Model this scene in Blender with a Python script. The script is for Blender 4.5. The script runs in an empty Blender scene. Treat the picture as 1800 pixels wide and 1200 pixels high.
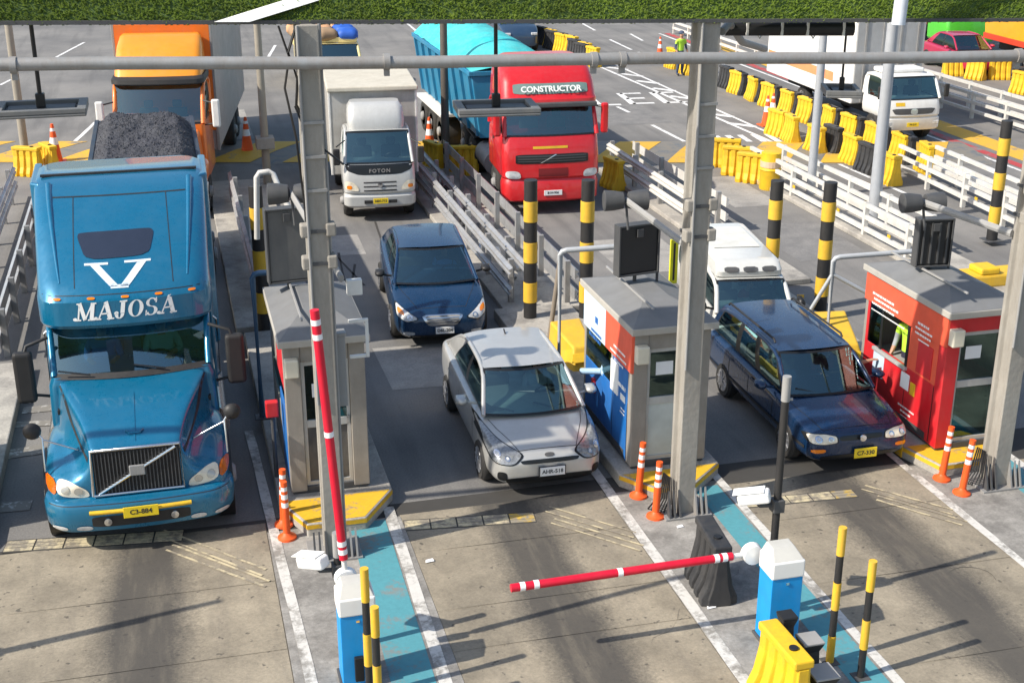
import bpy, bmesh, math, random
from mathutils import Vector, Matrix
from mathutils.bvhtree import BVHTree
R = math.radians
random.seed(7)
SC = bpy.context.scene
COL = SC.collection

# ------------------------------------------------------------------ camera, sky, sun, exposure
CAM_H, PITCH, YAW, FPX = 8.7, R(20.70), R(14.78), 2305.0
cd = bpy.data.cameras.new('camera'); cd.sensor_width = 36; cd.lens = FPX / 1800 * 36
cd.clip_start = 0.1; cd.clip_end = 2000
cam = bpy.data.objects.new('camera', cd); COL.objects.link(cam)
cam.location = (0, 0, CAM_H); cam.rotation_euler = (R(90) - PITCH, 0, -YAW)
SC.camera = cam
SUN_EL, SHADOW_AZ = R(41), R(10)          # shadows run to the right and a little away
w = bpy.data.worlds.new('World'); SC.world = w; w.use_nodes = True
nt = w.node_tree; nt.nodes.clear()
sky = nt.nodes.new('ShaderNodeTexSky'); sky.sky_type = 'NISHITA'; sky.sun_disc = False
sky.sun_elevation = SUN_EL; sky.sun_rotation = R(260); sky.air_density = 1.2; sky.dust_density = 1.5
bg = nt.nodes.new('ShaderNodeBackground'); bg.inputs[1].default_value = 0.15
wo = nt.nodes.new('ShaderNodeOutputWorld')
nt.links.new(sky.outputs[0], bg.inputs[0]); nt.links.new(bg.outputs[0], wo.inputs[0])
sl = bpy.data.lights.new('sun', 'SUN'); sl.energy = 5.0; sl.angle = R(0.6); sl.color = (1, .93, .82)
so = bpy.data.objects.new('sun', sl); COL.objects.link(so); so.location = (-30, -5, 30)
so.rotation_euler = Vector((math.cos(SUN_EL) * math.cos(SHADOW_AZ), math.cos(SUN_EL) * math.sin(SHADOW_AZ), -math.sin(SUN_EL))).to_track_quat('-Z', 'Y').to_euler()
SC.view_settings.view_transform = 'Standard'; SC.view_settings.look = 'None'
SC.view_settings.gamma = 1; SC.view_settings.exposure = 0.31; SC.view_settings.use_curve_mapping = False

# survey: a point of the photograph on a level plane, used to lay the site out on the ground
_fw = Vector((math.sin(YAW) * math.cos(PITCH), math.cos(YAW) * math.cos(PITCH), -math.sin(PITCH)))
_rt = Vector((math.cos(YAW), -math.sin(YAW), 0)); _up = _rt.cross(_fw)
def G(px, py, z=0.0):
    d = _fw + _rt * ((px - 900) / FPX) + _up * ((600 - py) / FPX)
    t = (z - CAM_H) / d.z
    return Vector((0, 0, CAM_H)) + d * t

# ------------------------------------------------------------------ materials
MATS = {}
def nodes_of(name):
    m = bpy.data.materials.new(name); m.use_nodes = True
    nt = m.node_tree; return m, nt, nt.nodes['Principled BSDF']
def math_node(nt, op, a, b=None, clamp=False):
    n = nt.nodes.new('ShaderNodeMath'); n.operation = op; n.use_clamp = clamp
    for i, x in enumerate((a, b)):
        if x is None: continue
        if isinstance(x, (int, float)): n.inputs[i].default_value = x
        else: nt.links.new(x, n.inputs[i])
    return n.outputs[0]
def noise(nt, vec, scale, detail=5, rough=.55):
    n = nt.nodes.new('ShaderNodeTexNoise'); n.inputs['Scale'].default_value = scale
    n.inputs['Detail'].default_value = detail; n.inputs['Roughness'].default_value = rough
    if vec is not None: nt.links.new(vec, n.inputs['Vector'])
    return n.outputs['Fac']
def ramp(nt, fac, lo, hi, a=0., b=1.):
    n = nt.nodes.new('ShaderNodeMapRange'); n.clamp = True
    n.inputs[1].default_value = lo; n.inputs[2].default_value = hi; n.inputs[3].default_value = a; n.inputs[4].default_value = b
    nt.links.new(fac, n.inputs[0]); return n.outputs[0]
def mixc(nt, fac, a, b, mode='MIX'):
    n = nt.nodes.new('ShaderNodeMix'); n.data_type = 'RGBA'; n.blend_type = mode
    for sock, x in ((n.inputs[0], fac), (n.inputs[6], a), (n.inputs[7], b)):
        if isinstance(x, (int, float)): sock.default_value = x
        elif isinstance(x, tuple): sock.default_value = (*x[:3], 1)
        else: nt.links.new(x, sock)
    return n.outputs[2]
def wpos(nt):
    return nt.nodes.new('ShaderNodeNewGeometry').outputs['Position']
def bump(nt, b, h, strength, dist=.02):
    n = nt.nodes.new('ShaderNodeBump'); n.inputs['Strength'].default_value = strength; n.inputs['Distance'].default_value = dist
    nt.links.new(h, n.inputs['Height']); nt.links.new(n.outputs[0], b.inputs['Normal'])
def mat(name, col, rough=.55, metal=0., var=.12, scale=4., bmp=0., coat=0., dirt=0., dirtcol=(.30, .27, .22), dscale=1.3, spec=.5, emit=0.):
    if name in MATS: return MATS[name]
    m, nt, b = nodes_of(name)
    p = nt.nodes.new('ShaderNodeTexCoord').outputs['Object']
    c = col
    n1 = noise(nt, p, scale, 6)
    if var:
        c = mixc(nt, 1.0, col, mixc(nt, n1, (1 - var * 1.6,) * 3, (1 + var * 1.6,) * 3), 'MULTIPLY')
    if dirt:
        mp = nt.nodes.new('ShaderNodeMapping'); mp.inputs['Scale'].default_value = (1.8, 1.8, .55); nt.links.new(p, mp.inputs[0])
        n2 = math_node(nt, 'ADD', math_node(nt, 'MULTIPLY', noise(nt, p, dscale, 8, .7), .55), math_node(nt, 'MULTIPLY', noise(nt, mp.outputs[0], dscale * 4.5, 8, .75), .45))
        c = mixc(nt, ramp(nt, n2, .40, .66, 0, dirt), c, dirtcol)
        rr = ramp(nt, n2, .4, .75, rough, min(1, rough + .35)); nt.links.new(rr, b.inputs['Roughness'])
    else: b.inputs['Roughness'].default_value = rough
    if isinstance(c, tuple): b.inputs['Base Color'].default_value = (*c, 1)
    else: nt.links.new(c, b.inputs['Base Color'])
    b.inputs['Metallic'].default_value = metal
    b.inputs['Coat Weight'].default_value = coat; b.inputs['Coat Roughness'].default_value = .06
    b.inputs['Specular IOR Level'].default_value = spec
    if bmp: bump(nt, b, noise(nt, p, scale * 6, 6), bmp)
    if emit: b.inputs['Emission Color'].default_value = (*col, 1); b.inputs['Emission Strength'].default_value = emit
    MATS[name] = m; return m
def glass(name, tint, refl=.0):
    if name in MATS: return MATS[name]
    m, nt, b = nodes_of(name); nt.nodes.remove(b)
    out = nt.nodes['Material Output']
    tr = nt.nodes.new('ShaderNodeBsdfTransparent'); tr.inputs[0].default_value = (*tint, 1)
    gl = nt.nodes.new('ShaderNodeBsdfGlossy'); gl.inputs['Roughness'].default_value = .02; gl.inputs[0].default_value = (.62, .90, .92, 1)
    lw = nt.nodes.new('ShaderNodeFresnel'); lw.inputs[0].default_value = 1.5
    f = math_node(nt, 'ADD', lw.outputs[0], refl, True)
    mx = nt.nodes.new('ShaderNodeMixShader'); nt.links.new(f, mx.inputs[0])
    nt.links.new(tr.outputs[0], mx.inputs[1]); nt.links.new(gl.outputs[0], mx.inputs[2]); nt.links.new(mx.outputs[0], out.inputs[0])
    MATS[name] = m; return m
def worn(name, col, under, wear=.5, scale=2.2, rough=.7):
    if name in MATS: return MATS[name]
    m, nt, b = nodes_of(name); p = wpos(nt)
    n1 = noise(nt, p, scale, 10, .7); n2 = noise(nt, p, 18, 6)
    f = ramp(nt, math_node(nt, 'ADD', math_node(nt, 'MULTIPLY', n1, .75), math_node(nt, 'MULTIPLY', n2, .25)), wear, wear + .1)
    c = mixc(nt, n2, tuple(x * .8 for x in col), tuple(min(1, x * 1.12) for x in col))
    nt.links.new(mixc(nt, f, under, c), b.inputs['Base Color']); b.inputs['Roughness'].default_value = rough
    bump(nt, b, n2, .25, .01)
    MATS[name] = m; return m

# ------------------------------------------------------------------ mesh building
class MB:
    def __init__(s): s.v = []; s.f = []
    def add(s, vs, fs):
        o = len(s.v); s.v += [tuple(p) for p in vs]; s.f += [tuple(i + o for i in f) for f in fs]; return s
    def box(s, x0, x1, y0, y1, z0, z1, M=None):
        vs = [Vector((x, y, z)) for z in (z0, z1) for y in (y0, y1) for x in (x0, x1)]
        if M: vs = [M @ p for p in vs]
        return s.add(vs, [(0, 2, 3, 1), (4, 5, 7, 6), (0, 1, 5, 4), (2, 6, 7, 3), (0, 4, 6, 2), (1, 3, 7, 5)])
    def cyl(s, p0, p1, r0, r1=None, n=12):
        r1 = r0 if r1 is None else r1
        p0, p1 = Vector(p0), Vector(p1); q = (p1 - p0).to_track_quat('Z', 'Y')
        a = [p0 + q @ Vector((r0 * math.cos(t), r0 * math.sin(t), 0)) for t in (2 * math.pi * i / n for i in range(n))]
        c = [p1 + q @ Vector((r1 * math.cos(t), r1 * math.sin(t), 0)) for t in (2 * math.pi * i / n for i in range(n))]
        return s.add(a + c, [(i, (i + 1) % n, n + (i + 1) % n, n + i) for i in range(n)] + [tuple(range(n))[::-1], tuple(range(n, 2 * n))])
    def tube(s, pts, r, n=8, ry=None):
        pts = [Vector(p) for p in pts]; rings = []
        for i, p in enumerate(pts):
            t = (pts[min(i + 1, len(pts) - 1)] - pts[max(i - 1, 0)]).normalized()
            q = t.to_track_quat('Z', 'Y')
            rr = r[i] if isinstance(r, (list, tuple)) else r
            rings.append([p + q @ Vector((rr * math.cos(2 * math.pi * k / n), (ry or rr) * math.sin(2 * math.pi * k / n), 0)) for k in range(n)])
        return s.loft(rings)
    def loft(s, rings, cap0=True, cap1=True):
        n = len(rings[0]); vs = [p for r in rings for p in r]
        fs = [(i * n + j, i * n + (j + 1) % n, (i + 1) * n + (j + 1) % n, (i + 1) * n + j) for i in range(len(rings) - 1) for j in range(n)]
        if cap0: fs.append(tuple(range(n))[::-1])
        if cap1: fs.append(tuple(range((len(rings) - 1) * n, len(rings) * n)))
        return s.add(vs, fs)
    def grid(s, S, u0, u1, v0, v1, nu, nv):
        vs = [S(u0 + (u1 - u0) * i / nu, v0 + (v1 - v0) * j / nv) for j in range(nv + 1) for i in range(nu + 1)]
        return s.add(vs, [(j * (nu + 1) + i, j * (nu + 1) + i + 1, (j + 1) * (nu + 1) + i + 1, (j + 1) * (nu + 1) + i) for j in range(nv) for i in range(nu)])
    def ext(s, poly, vec):
        vec = Vector(vec); a = [Vector(p) for p in poly]; n = len(a)
        return s.add(a + [p + vec for p in a], [tuple(range(n))[::-1], tuple(range(n, 2 * n))] + [(i, (i + 1) % n, n + (i + 1) % n, n + i) for i in range(n)])
    def lathe(s, prof, o, ax, n=24):
        o = Vector(o); q = Vector(ax).normalized().to_track_quat('Z', 'Y')
        rings = [[o + q @ Vector((r * math.cos(2 * math.pi * k / n), r * math.sin(2 * math.pi * k / n), a)) for k in range(n)] for r, a in prof]
        return s.loft(rings)
    def obj(s, name, m, parent=None, smooth=0, bevel=0., sub=0, seg=2):
        me = bpy.data.meshes.new(name); me.from_pydata(s.v, [], s.f)
        bmh = bmesh.new(); bmh.from_mesh(me); bmesh.ops.recalc_face_normals(bmh, faces=bmh.faces); bmh.to_mesh(me); bmh.free()
        o = bpy.data.objects.new(name, me); COL.objects.link(o)
        if m: me.materials.append(m)
        if parent: o.parent = parent
        if smooth or sub:
            me.polygons.foreach_set('use_smooth', [True] * len(me.polygons))
            if smooth and not sub: me.set_sharp_from_angle(angle=R(smooth if smooth > 1 else 40))
        if bevel:
            b = o.modifiers.new('bevel', 'BEVEL'); b.width = bevel; b.segments = seg; b.limit_method = 'ANGLE'; b.angle_limit = R(40)
        if sub:
            b = o.modifiers.new('sub', 'SUBSURF'); b.levels = sub; b.render_levels = sub
        return o
def bake(o):
    dg = bpy.context.evaluated_depsgraph_get(); dg.update()
    me = bpy.data.meshes.new_from_object(o.evaluated_get(dg)); me.name = o.data.name
    o.modifiers.clear(); o.data = me; return o
def bvh_of(*obs):
    vs, fs = [], []
    for o in obs:
        k = len(vs); vs += [v.co.copy() for v in o.data.vertices]; fs += [tuple(i + k for i in p.vertices) for p in o.data.polygons]
    return BVHTree.FromPolygons(vs, fs)
def chaikin(p, it=2, t=.22):
    for _ in range(it):
        q = []
        for i in range(len(p)):
            a, b = Vector(p[i]), Vector(p[(i + 1) % len(p)])
            q += [a.lerp(b, t), a.lerp(b, 1 - t)]
        p = q
    return [tuple(x) for x in p]
DIRS = {'front': lambda u, v: ((u, -6, v), (0, 1, 0)), 'left': lambda u, v: ((-8, u, v), (1, 0, 0)), 'right': lambda u, v: ((8, u, v), (-1, 0, 0)), 'top': lambda u, v: ((u, v, 12), (0, 0, -1)), 'back': lambda u, v: ((u, 40, v), (0, -1, 0))}
def conform(bvh, polys, mode, name, m, parent, d=.06, off=.006):
    """a thin panel that follows the surface under it"""
    b = bmesh.new()
    for p in polys:
        b.faces.new([b.verts.new((q[0], q[1], 0)) for q in p])
    us = [v.co.x for v in b.verts]; vs = [v.co.y for v in b.verts]
    for lo, hi, no in ((min(us), max(us), (1, 0, 0)), (min(vs), max(vs), (0, 1, 0))):
        k = math.ceil(lo / d) * d
        while k < hi:
            bmesh.ops.bisect_plane(b, geom=b.verts[:] + b.edges[:] + b.faces[:], plane_co=Vector(no) * k, plane_no=no); k += d
    bmesh.ops.triangulate(b, faces=b.faces[:])
    dead = []
    for v in b.verts:
        o, dr = DIRS[mode](v.co.x, v.co.y)
        h = bvh.ray_cast(Vector(o), Vector(dr))
        if h[0] is None: dead.append(v); continue
        n = h[1] if h[1].dot(Vector(dr)) < 0 else -h[1]
        v.co = h[0] + n * off
    bmesh.ops.delete(b, geom=dead, context='VERTS')
    me = bpy.data.meshes.new(name); b.to_mesh(me); b.free()
    o = bpy.data.objects.new(name, me); COL.objects.link(o); me.materials.append(m); o.parent = parent
    me.polygons.foreach_set('use_smooth', [True] * len(me.polygons))
    return o
def rect(x0, x1, z0, z1): return [(x0, z0), (x1, z0), (x1, z1), (x0, z1)]
def mirp(p): return [(-a, b) for a, b in p][::-1]
def tag(o, label, cat, group=None, kind=None):
    if label: o['label'] = label
    if cat: o['category'] = cat
    if group: o['group'] = group
    if kind: o['kind'] = kind
    return o
def thing(name, label, cat, loc=(0, 0, 0), rz=0, group=None):
    o = bpy.data.objects.new(name, None); COL.objects.link(o); o.empty_display_size = .2
    o.location = loc; o.rotation_euler = (0, 0, R(rz)); return tag(o, label, cat, group)
def struct(mb, name, m, parent=None, **k):
    o = mb.obj(name, m, parent, **k)
    if parent is None: o['kind'] = 'structure'
    return o
def copy_tree(o, parent=None):
    c = o.copy(); COL.objects.link(c); c.parent = parent
    for ch in list(o.children): copy_tree(ch, c)
    return c
def clone(root, loc, rz, label, group=None):
    c = copy_tree(root); c.location = loc; c.rotation_euler = (0, 0, R(rz)); c['label'] = label
    if group: c['group'] = group
    return c
def text(name, body, size, m, parent, M, ext=.003, bold=.0, shear=0., align='CENTER', space=1.):
    cu = bpy.data.curves.new(name, 'FONT'); cu.body = body; cu.size = size; cu.extrude = ext; cu.offset = bold; cu.shear = shear
    cu.align_x = align; cu.align_y = 'CENTER'; cu.space_character = space; cu.resolution_u = 3
    t = bpy.data.objects.new(name, cu); COL.objects.link(t)
    dg = bpy.context.evaluated_depsgraph_get(); dg.update()
    me = bpy.data.meshes.new_from_object(t.evaluated_get(dg)); me.transform(M)
    bpy.data.objects.remove(t); o = bpy.data.objects.new(name, me); COL.objects.link(o); me.materials.clear(); me.materials.append(m)
    o.parent = parent; return o
FRONT = lambda x, y, z, tilt=0: Matrix.Translation((x, y, z)) @ Matrix.Rotation(R(90 - tilt), 4, 'X')
LEFTF = lambda x, y, z: Matrix.Translation((x, y, z)) @ Matrix.Rotation(R(-90), 4, 'Z') @ Matrix.Rotation(R(90), 4, 'X')
ORD = ['nearest', 'second', 'third', 'fourth', 'fifth', 'sixth', 'seventh', 'eighth', 'ninth', 'tenth', 'eleventh', 'twelfth', 'thirteenth', 'fourteenth', 'fifteenth', 'sixteenth', 'seventeenth', 'eighteenth']
# ------------------------------------------------------------------ shared materials
ASPH = (.175, .170, .165); CONC = (.36, .315, .245); ISL = (.27, .255, .23)
m_black = mat('black plastic', (.012, .012, .013), .45, var=.1)
m_rubber = mat('tyre rubber', (.018, .018, .018), .8, dirt=.5, dirtcol=(.09, .08, .07))
m_chrome = mat('chrome', (.75, .76, .78), .18, 1., var=.05)
m_steel = mat('galvanised steel', (.34, .345, .345), .5, .3, dirt=.55, dirtcol=(.2, .15, .11))
m_dkgrey = mat('dark grey metal', (.055, .057, .062), .5, dirt=.3, dirtcol=(.16, .15, .13))
m_grey = mat('grey painted metal', (.30, .30, .30), .5, dirt=.4)
m_white = mat('white paint', (.74, .73, .70), .45, dirt=.25, dirtcol=(.42, .38, .32))
m_whiteclean = mat('white plastic', (.82, .82, .80), .4, var=.04)
m_yellow = mat('yellow plastic', (.78, .48, .012), .5, dirt=.5, dirtcol=(.33, .2, .05))
m_yelpaint = mat('yellow paint', (.74, .44, .02), .55, dirt=.35, dirtcol=(.28, .22, .13), scale=6)
m_blkpaint = mat('black paint', (.016, .016, .017), .5, dirt=.25, dirtcol=(.08, .07, .06))
m_orange = mat('orange plastic', (.82, .10, .012), .45, dirt=.2, dirtcol=(.3, .13, .06))
m_redpl = mat('red plastic', (.62, .012, .018), .35, dirt=.1)
m_reflect = mat('white reflective tape', (.85, .85, .85), .3, var=.03)
m_conc_col = mat('column concrete', (.33, .31, .275), .85, var=.22, scale=2.2, bmp=.3, dirt=.75, dirtcol=(.19, .165, .135), dscale=1.1)
m_int = mat('car interior', (.03, .032, .036), .8)
m_seat = mat('seat cloth', (.075, .07, .068), .9)
m_glass = glass('windscreen glass', (.50, .72, .72), .17)
m_glassd = glass('tinted side glass', (.20, .27, .28), .05)
m_lampglass = mat('headlamp lens', (.55, .56, .56), .12, .0, var=.35, scale=14, coat=1.)
m_lampwarm = mat('warm headlamp lens', (.78, .70, .55), .15, var=.25, scale=12, coat=1.)
m_amber = mat('amber lens', (.85, .22, .01), .2, coat=.8)
m_redlens = mat('red lens', (.5, .01, .01), .2, coat=.8)
m_pl_y = mat('yellow plate', (.80, .58, .02), .5, var=.05); m_pl_w = mat('white plate', (.78, .78, .76), .5, var=.05)
m_ink = mat('plate ink', (.03, .03, .03), .6, var=0)
m_rim = mat('alloy rim', (.45, .45, .46), .3, .8)
m_frit = mat('window edge band', (.012, .013, .014), .3)
m_skin = mat('skin', (.42, .22, .14), .55); m_hair = mat('hair', (.015, .012, .01), .7)
def cloth(name, c): return mat('cloth ' + name, c, .85)

# ------------------------------------------------------------------ ground and paving
def asphalt_mat():
    m, nt, b = nodes_of('asphalt'); p = wpos(nt)
    sx = nt.nodes.new('ShaderNodeSeparateXYZ'); nt.links.new(p, sx.inputs[0])
    mp = nt.nodes.new('ShaderNodeMapping'); mp.inputs['Scale'].default_value = (1.3, .12, 1); nt.links.new(p, mp.inputs[0])
    fine = noise(nt, p, 34, 8, .7); big = noise(nt, p, .35, 6, .6); streak = noise(nt, mp.outputs[0], 1.2, 6, .6)
    c = mixc(nt, ramp(nt, big, .3, .7), (.145, .142, .140), (.245, .234, .220))
    c = mixc(nt, ramp(nt, streak, .50, .72, 0, .55), c, (.095, .093, .092))
    c = mixc(nt, ramp(nt, fine, .35, .7), mixc(nt, 1.0, c, (.8, .8, .8), 'MULTIPLY'), mixc(nt, 1.0, c, (1.2, 1.19, 1.17), 'MULTIPLY'))
    nt.links.new(c, b.inputs['Base Color']); b.inputs['Roughness'].default_value = .85; b.inputs['Specular IOR Level'].default_value = .3
    bump(nt, b, fine, .5, .01); return m
def concrete_mat():
    m, nt, b = nodes_of('concrete paving'); p = wpos(nt)
    sx = nt.nodes.new('ShaderNodeSeparateXYZ'); nt.links.new(p, sx.inputs[0]); X = sx.outputs[0]
    wob = math_node(nt, 'MULTIPLY', math_node(nt, 'SUBTRACT', noise(nt, p, .5, 3), .5), .5)
    ds = None
    for c in (-.78, 4.12, 8.88, 13.6):
        d = math_node(nt, 'ABSOLUTE', math_node(nt, 'ADD', math_node(nt, 'SUBTRACT', X, c), wob))
        ds = d if ds is None else math_node(nt, 'MINIMUM', ds, d)
    mp = nt.nodes.new('ShaderNodeMapping'); mp.inputs['Scale'].default_value = (2.4, .35, 1); nt.links.new(p, mp.inputs[0])
    st = noise(nt, mp.outputs[0], 1.6, 8, .65); blot = noise(nt, p, 1.1, 8, .65); fine = noise(nt, p, 30, 8, .7); spk = noise(nt, p, 9, 2)
    base = mixc(nt, ramp(nt, blot, .3, .7), (.178, .156, .120), (.355, .308, .232))
    base = mixc(nt, ramp(nt, st, .5, .75, 0, .45), base, (.17, .15, .125))
    base = mixc(nt, 1.0, base, mixc(nt, ramp(nt, fine, .3, .7), (.80, .80, .80), (1.18, 1.17, 1.16)), 'MULTIPLY')
    oil = math_node(nt, 'MULTIPLY', ramp(nt, math_node(nt, 'ADD', ds, math_node(nt, 'MULTIPLY', math_node(nt, 'SUBTRACT', fine, .5), .35)), .66, .30), ramp(nt, math_node(nt, 'ADD', math_node(nt, 'MULTIPLY', st, .75), math_node(nt, 'MULTIPLY', blot, .25)), .32, .50, .62, 1.0))
    base = mixc(nt, math_node(nt, 'MULTIPLY', oil, .86), base, (.056, .053, .050))
    base = mixc(nt, ramp(nt, spk, .66, .72, 0, .7), base, (.06, .055, .05))
    nt.links.new(base, b.inputs['Base Color']); b.inputs['Roughness'].default_value = .85; b.inputs['Specular IOR Level'].default_value = .3
    bump(nt, b, fine, .35, .01); return m
def island_mat(name, c0, c1, dark):
    m, nt, b = nodes_of(name); p = wpos(nt)
    blot = noise(nt, p, 1.7, 9, .7); fine = noise(nt, p, 26, 8, .7)
    c = mixc(nt, ramp(nt, blot, .36, .64), c0, c1); c = mixc(nt, ramp(nt, noise(nt, p, .8, 8, .7), .52, .66, 0, .75), c, dark)
    c = mixc(nt, 1.0, c, mixc(nt, ramp(nt, fine, .3, .7), (.78, .78, .78), (1.2, 1.2, 1.2)), 'MULTIPLY')
    nt.links.new(c, b.inputs['Base Color']); b.inputs['Roughness'].default_value = .9; bump(nt, b, fine, .4, .012); return m
m_asph = asphalt_mat(); m_paving = concrete_mat()
m_island = island_mat('island concrete', (.17, .16, .145), (.34, .322, .295), (.12, .112, .103))
m_kerb = island_mat('kerb concrete', (.30, .28, .25), (.44, .41, .36), (.16, .15, .14))
m_lane_w = worn('worn white road paint', (.60, .58, .54), (.25, .235, .21), .415, 1.6)
m_road_w = worn('white road paint', (.72, .71, .69), (.18, .175, .17), .36)
m_teal = worn('teal floor paint', (.085, .29, .335), (.2, .215, .205), .385, 1.4)
m_cream = worn('cream groove paint', (.56, .48, .31), (.24, .21, .165), .45, 3)
m_yroad = worn('yellow road paint', (.66, .38, .035), (.21, .19, .16), .36, 1.3)
m_kyel = worn('yellow kerb paint', (.72, .42, .02), (.25, .22, .18), .36, 2.5)
m_redline = worn('red road paint', (.42, .05, .05), (.2, .18, .17), .40)
m_joint = mat('joint filler', (.05, .047, .043), .9)

g = MB(); g.box(-160, 190, -30, 260, -.5, 0); struct(g, 'ground', m_asph)
# concrete slabs of the toll lanes: (x range, joints along the lane)
pav = tag(bpy.data.objects.new('paving', None), None, None, kind='structure'); COL.objects.link(pav)
bed = MB(); bed.box(-9, 18, 4, 16.4, .002, .006); bed.obj('joint_bed', m_joint, pav)
for (x0, x1, ys) in ((-7.4, -2.75, (4, 7.5, 11.6, 14.6, 16.35)), (-2.65, .80, (4, 7.4, 10.9, 13.2, 14.75, 16.30)), (2.62, 5.58, (4, 7.3, 10.2, 12.62, 13.5, 14.95, 16.05)), (7.30, 10.25, (4, 7.6, 11.05, 12.9, 14.55, 15.75)), (11.95, 15.3, (4, 8, 12.2, 15.4))):
    for a, b in zip(ys[:-1], ys[1:]):
        mb = MB(); sk = -.04
        mb.add([(x0, a - sk * 0, .006), (x1, a + sk * 0, .006), (x1, b, .006), (x0, b, .006), (x0 + .012, a + .014, .016), (x1 - .012, a + .014 + sk, .016), (x1 - .012, b - .014 + sk, .016), (x0 + .012, b - .014, .016)], [(4, 5, 6, 7), (0, 1, 5, 4), (1, 2, 6, 5), (2, 3, 7, 6), (3, 0, 4, 7)])
        mb.obj('concrete_slab', m_paving, pav)
# the flat island aprons in front of the booths
for nm, x0, x1, y1 in (('island', .80, 2.62, 16.0), ('island', 5.58, 7.30, 15.9), ('island', 10.25, 11.95, 15.6), ('island', -4.3, -2.65, 16.3)):
    mb = MB(); mb.box(x0, x1, 4, y1, 0, .020); struct(mb, nm, m_island)
def strip(name, a, b, wid, m, z=.025, parent=None, wid2=None):
    a, b = Vector(a[:2]), Vector(b[:2]); t = (b - a).normalized(); n = Vector((t.y, -t.x)); k = max(2, int((b - a).length / .6))
    mb = MB(); vs = []; w2 = wid if wid2 is None else wid2
    for i in range(k + 1):
        p = a.lerp(b, i / k); ww = wid + (w2 - wid) * i / k
        j = [random.uniform(-.008, .008) for _ in (0, 1)]
        vs += [(p.x - n.x * (ww / 2 + j[0]), p.y - n.y * (ww / 2 + j[0]), z), (p.x + n.x * (ww / 2 + j[1]), p.y + n.y * (ww / 2 + j[1]), z)]
    mb.add(vs, [(2 * i, 2 * i + 1, 2 * i + 3, 2 * i + 2) for i in range(k)])
    o = mb.obj(name, m, parent)
    if parent is None: o['kind'] = 'structure'
    return o
strip('lane_line', (5.64, 5), (5.66, 19.4), .15, m_lane_w)
strip('lane_line', (.99, 12.2), (.80, 19.4), .13, m_lane_w)
strip('lane_line', (2.30, 5), (2.50, 16.3), .15, m_lane_w)
strip('lane_line', (7.22, 5), (7.34, 16.6), .13, m_lane_w)
strip('lane_line', (10.15, 5), (10.2, 17), .13, m_lane_w)
strip('lane_line', (11.9, 5), (11.92, 15.8), .13, m_lane_w)
def quadstrip(name, pts, m, z):
    mb = MB(); mb.add([(x, y, z) for x, y in pts], [(0, 1, 2, 3)]); o = mb.obj(name, m); o['kind'] = 'structure'; return o
quadstrip('teal_walkway', [(1.70, 5), (2.17, 5), (2.40, 15.95), (1.90, 15.95)], m_teal, .0245)
quadstrip('teal_walkway', [(6.66, 5), (7.12, 5), (7.24, 15.75), (6.86, 15.75)], m_teal, .0245)
quadstrip('teal_walkway', [(11.25, 5), (11.8, 5), (11.85, 15.4), (11.4, 15.4)], m_teal, .0245)
# grated drains with yellow ends: each plate a piece
def drain(a, b, wid, n, label, yel):
    t = thing('drain_channel', label, 'drain', (0, 0, 0)); a, b = Vector((*a, 0)), Vector((*b, 0)); ux = (b - a) / n; nn = Vector((-ux.y, ux.x, 0)).normalized() * wid
    fr = MB(); fr.ext([a - nn * .6 + Vector((0, 0, .012)), b - nn * .6 + Vector((0, 0, .012)), b + nn * .6 + Vector((0, 0, .012)), a + nn * .6 + Vector((0, 0, .012))], (0, 0, .006)); fr.obj('frame', m_joint, t)
    for i in range(n):
        p = a + ux * (i + .03); q = a + ux * (i + .97); mb = MB()
        for s in (-.5, -.16, .18):
            mb.ext([p + nn * s + Vector((0, 0, .016)), q + nn * s + Vector((0, 0, .016)), q + nn * (s + .3) + Vector((0, 0, .016)), p + nn * (s + .3) + Vector((0, 0, .016))], (0, 0, .008))
        mb.obj('grate_plate', m_cream if i not in yel else worn('worn yellow plate', (.58, .38, .05), (.26, .23, .18), .47, 3), t)
drain((2.62, 15.72), (4.42, 15.5), .26, 5, 'steel drain with worn cream plates crossing the lane before the silver car', (4,))
drain((-2.6, 16.5), (-.3, 16.22), .28, 6, 'steel drain half hidden beneath the blue truck bumper', ())
drain((7.36, 15.12), (9.05, 15.02), .22, 5, 'steel drain with yellowed end plate in front of the dark blue wagon', (4,))
# paired diagonal grooves with cream filling
def groove(p, q): strip('groove_line', p, q, .034, m_cream, .026)
for (p, q) in (((4.69, 15.73), (5.62, 14.72)), ((4.60, 15.62), (5.54, 14.60)), ((4.66, 15.38), (5.60, 14.36)), ((4.58, 15.27), (5.52, 14.24)),
               ((-.55, 16.42), (.70, 15.02)), ((-.62, 16.28), (.64, 14.88)), ((-.45, 15.98), (.72, 14.72)), ((-.53, 15.86), (.66, 14.60)),
               ((9.30, 15.19), (10.12, 14.2)), ((9.20, 15.1), (10.05, 14.08)), ((9.32, 14.85), (10.12, 13.85)), ((9.24, 14.75), (10.0, 13.78))): groove(p, q)
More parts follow.
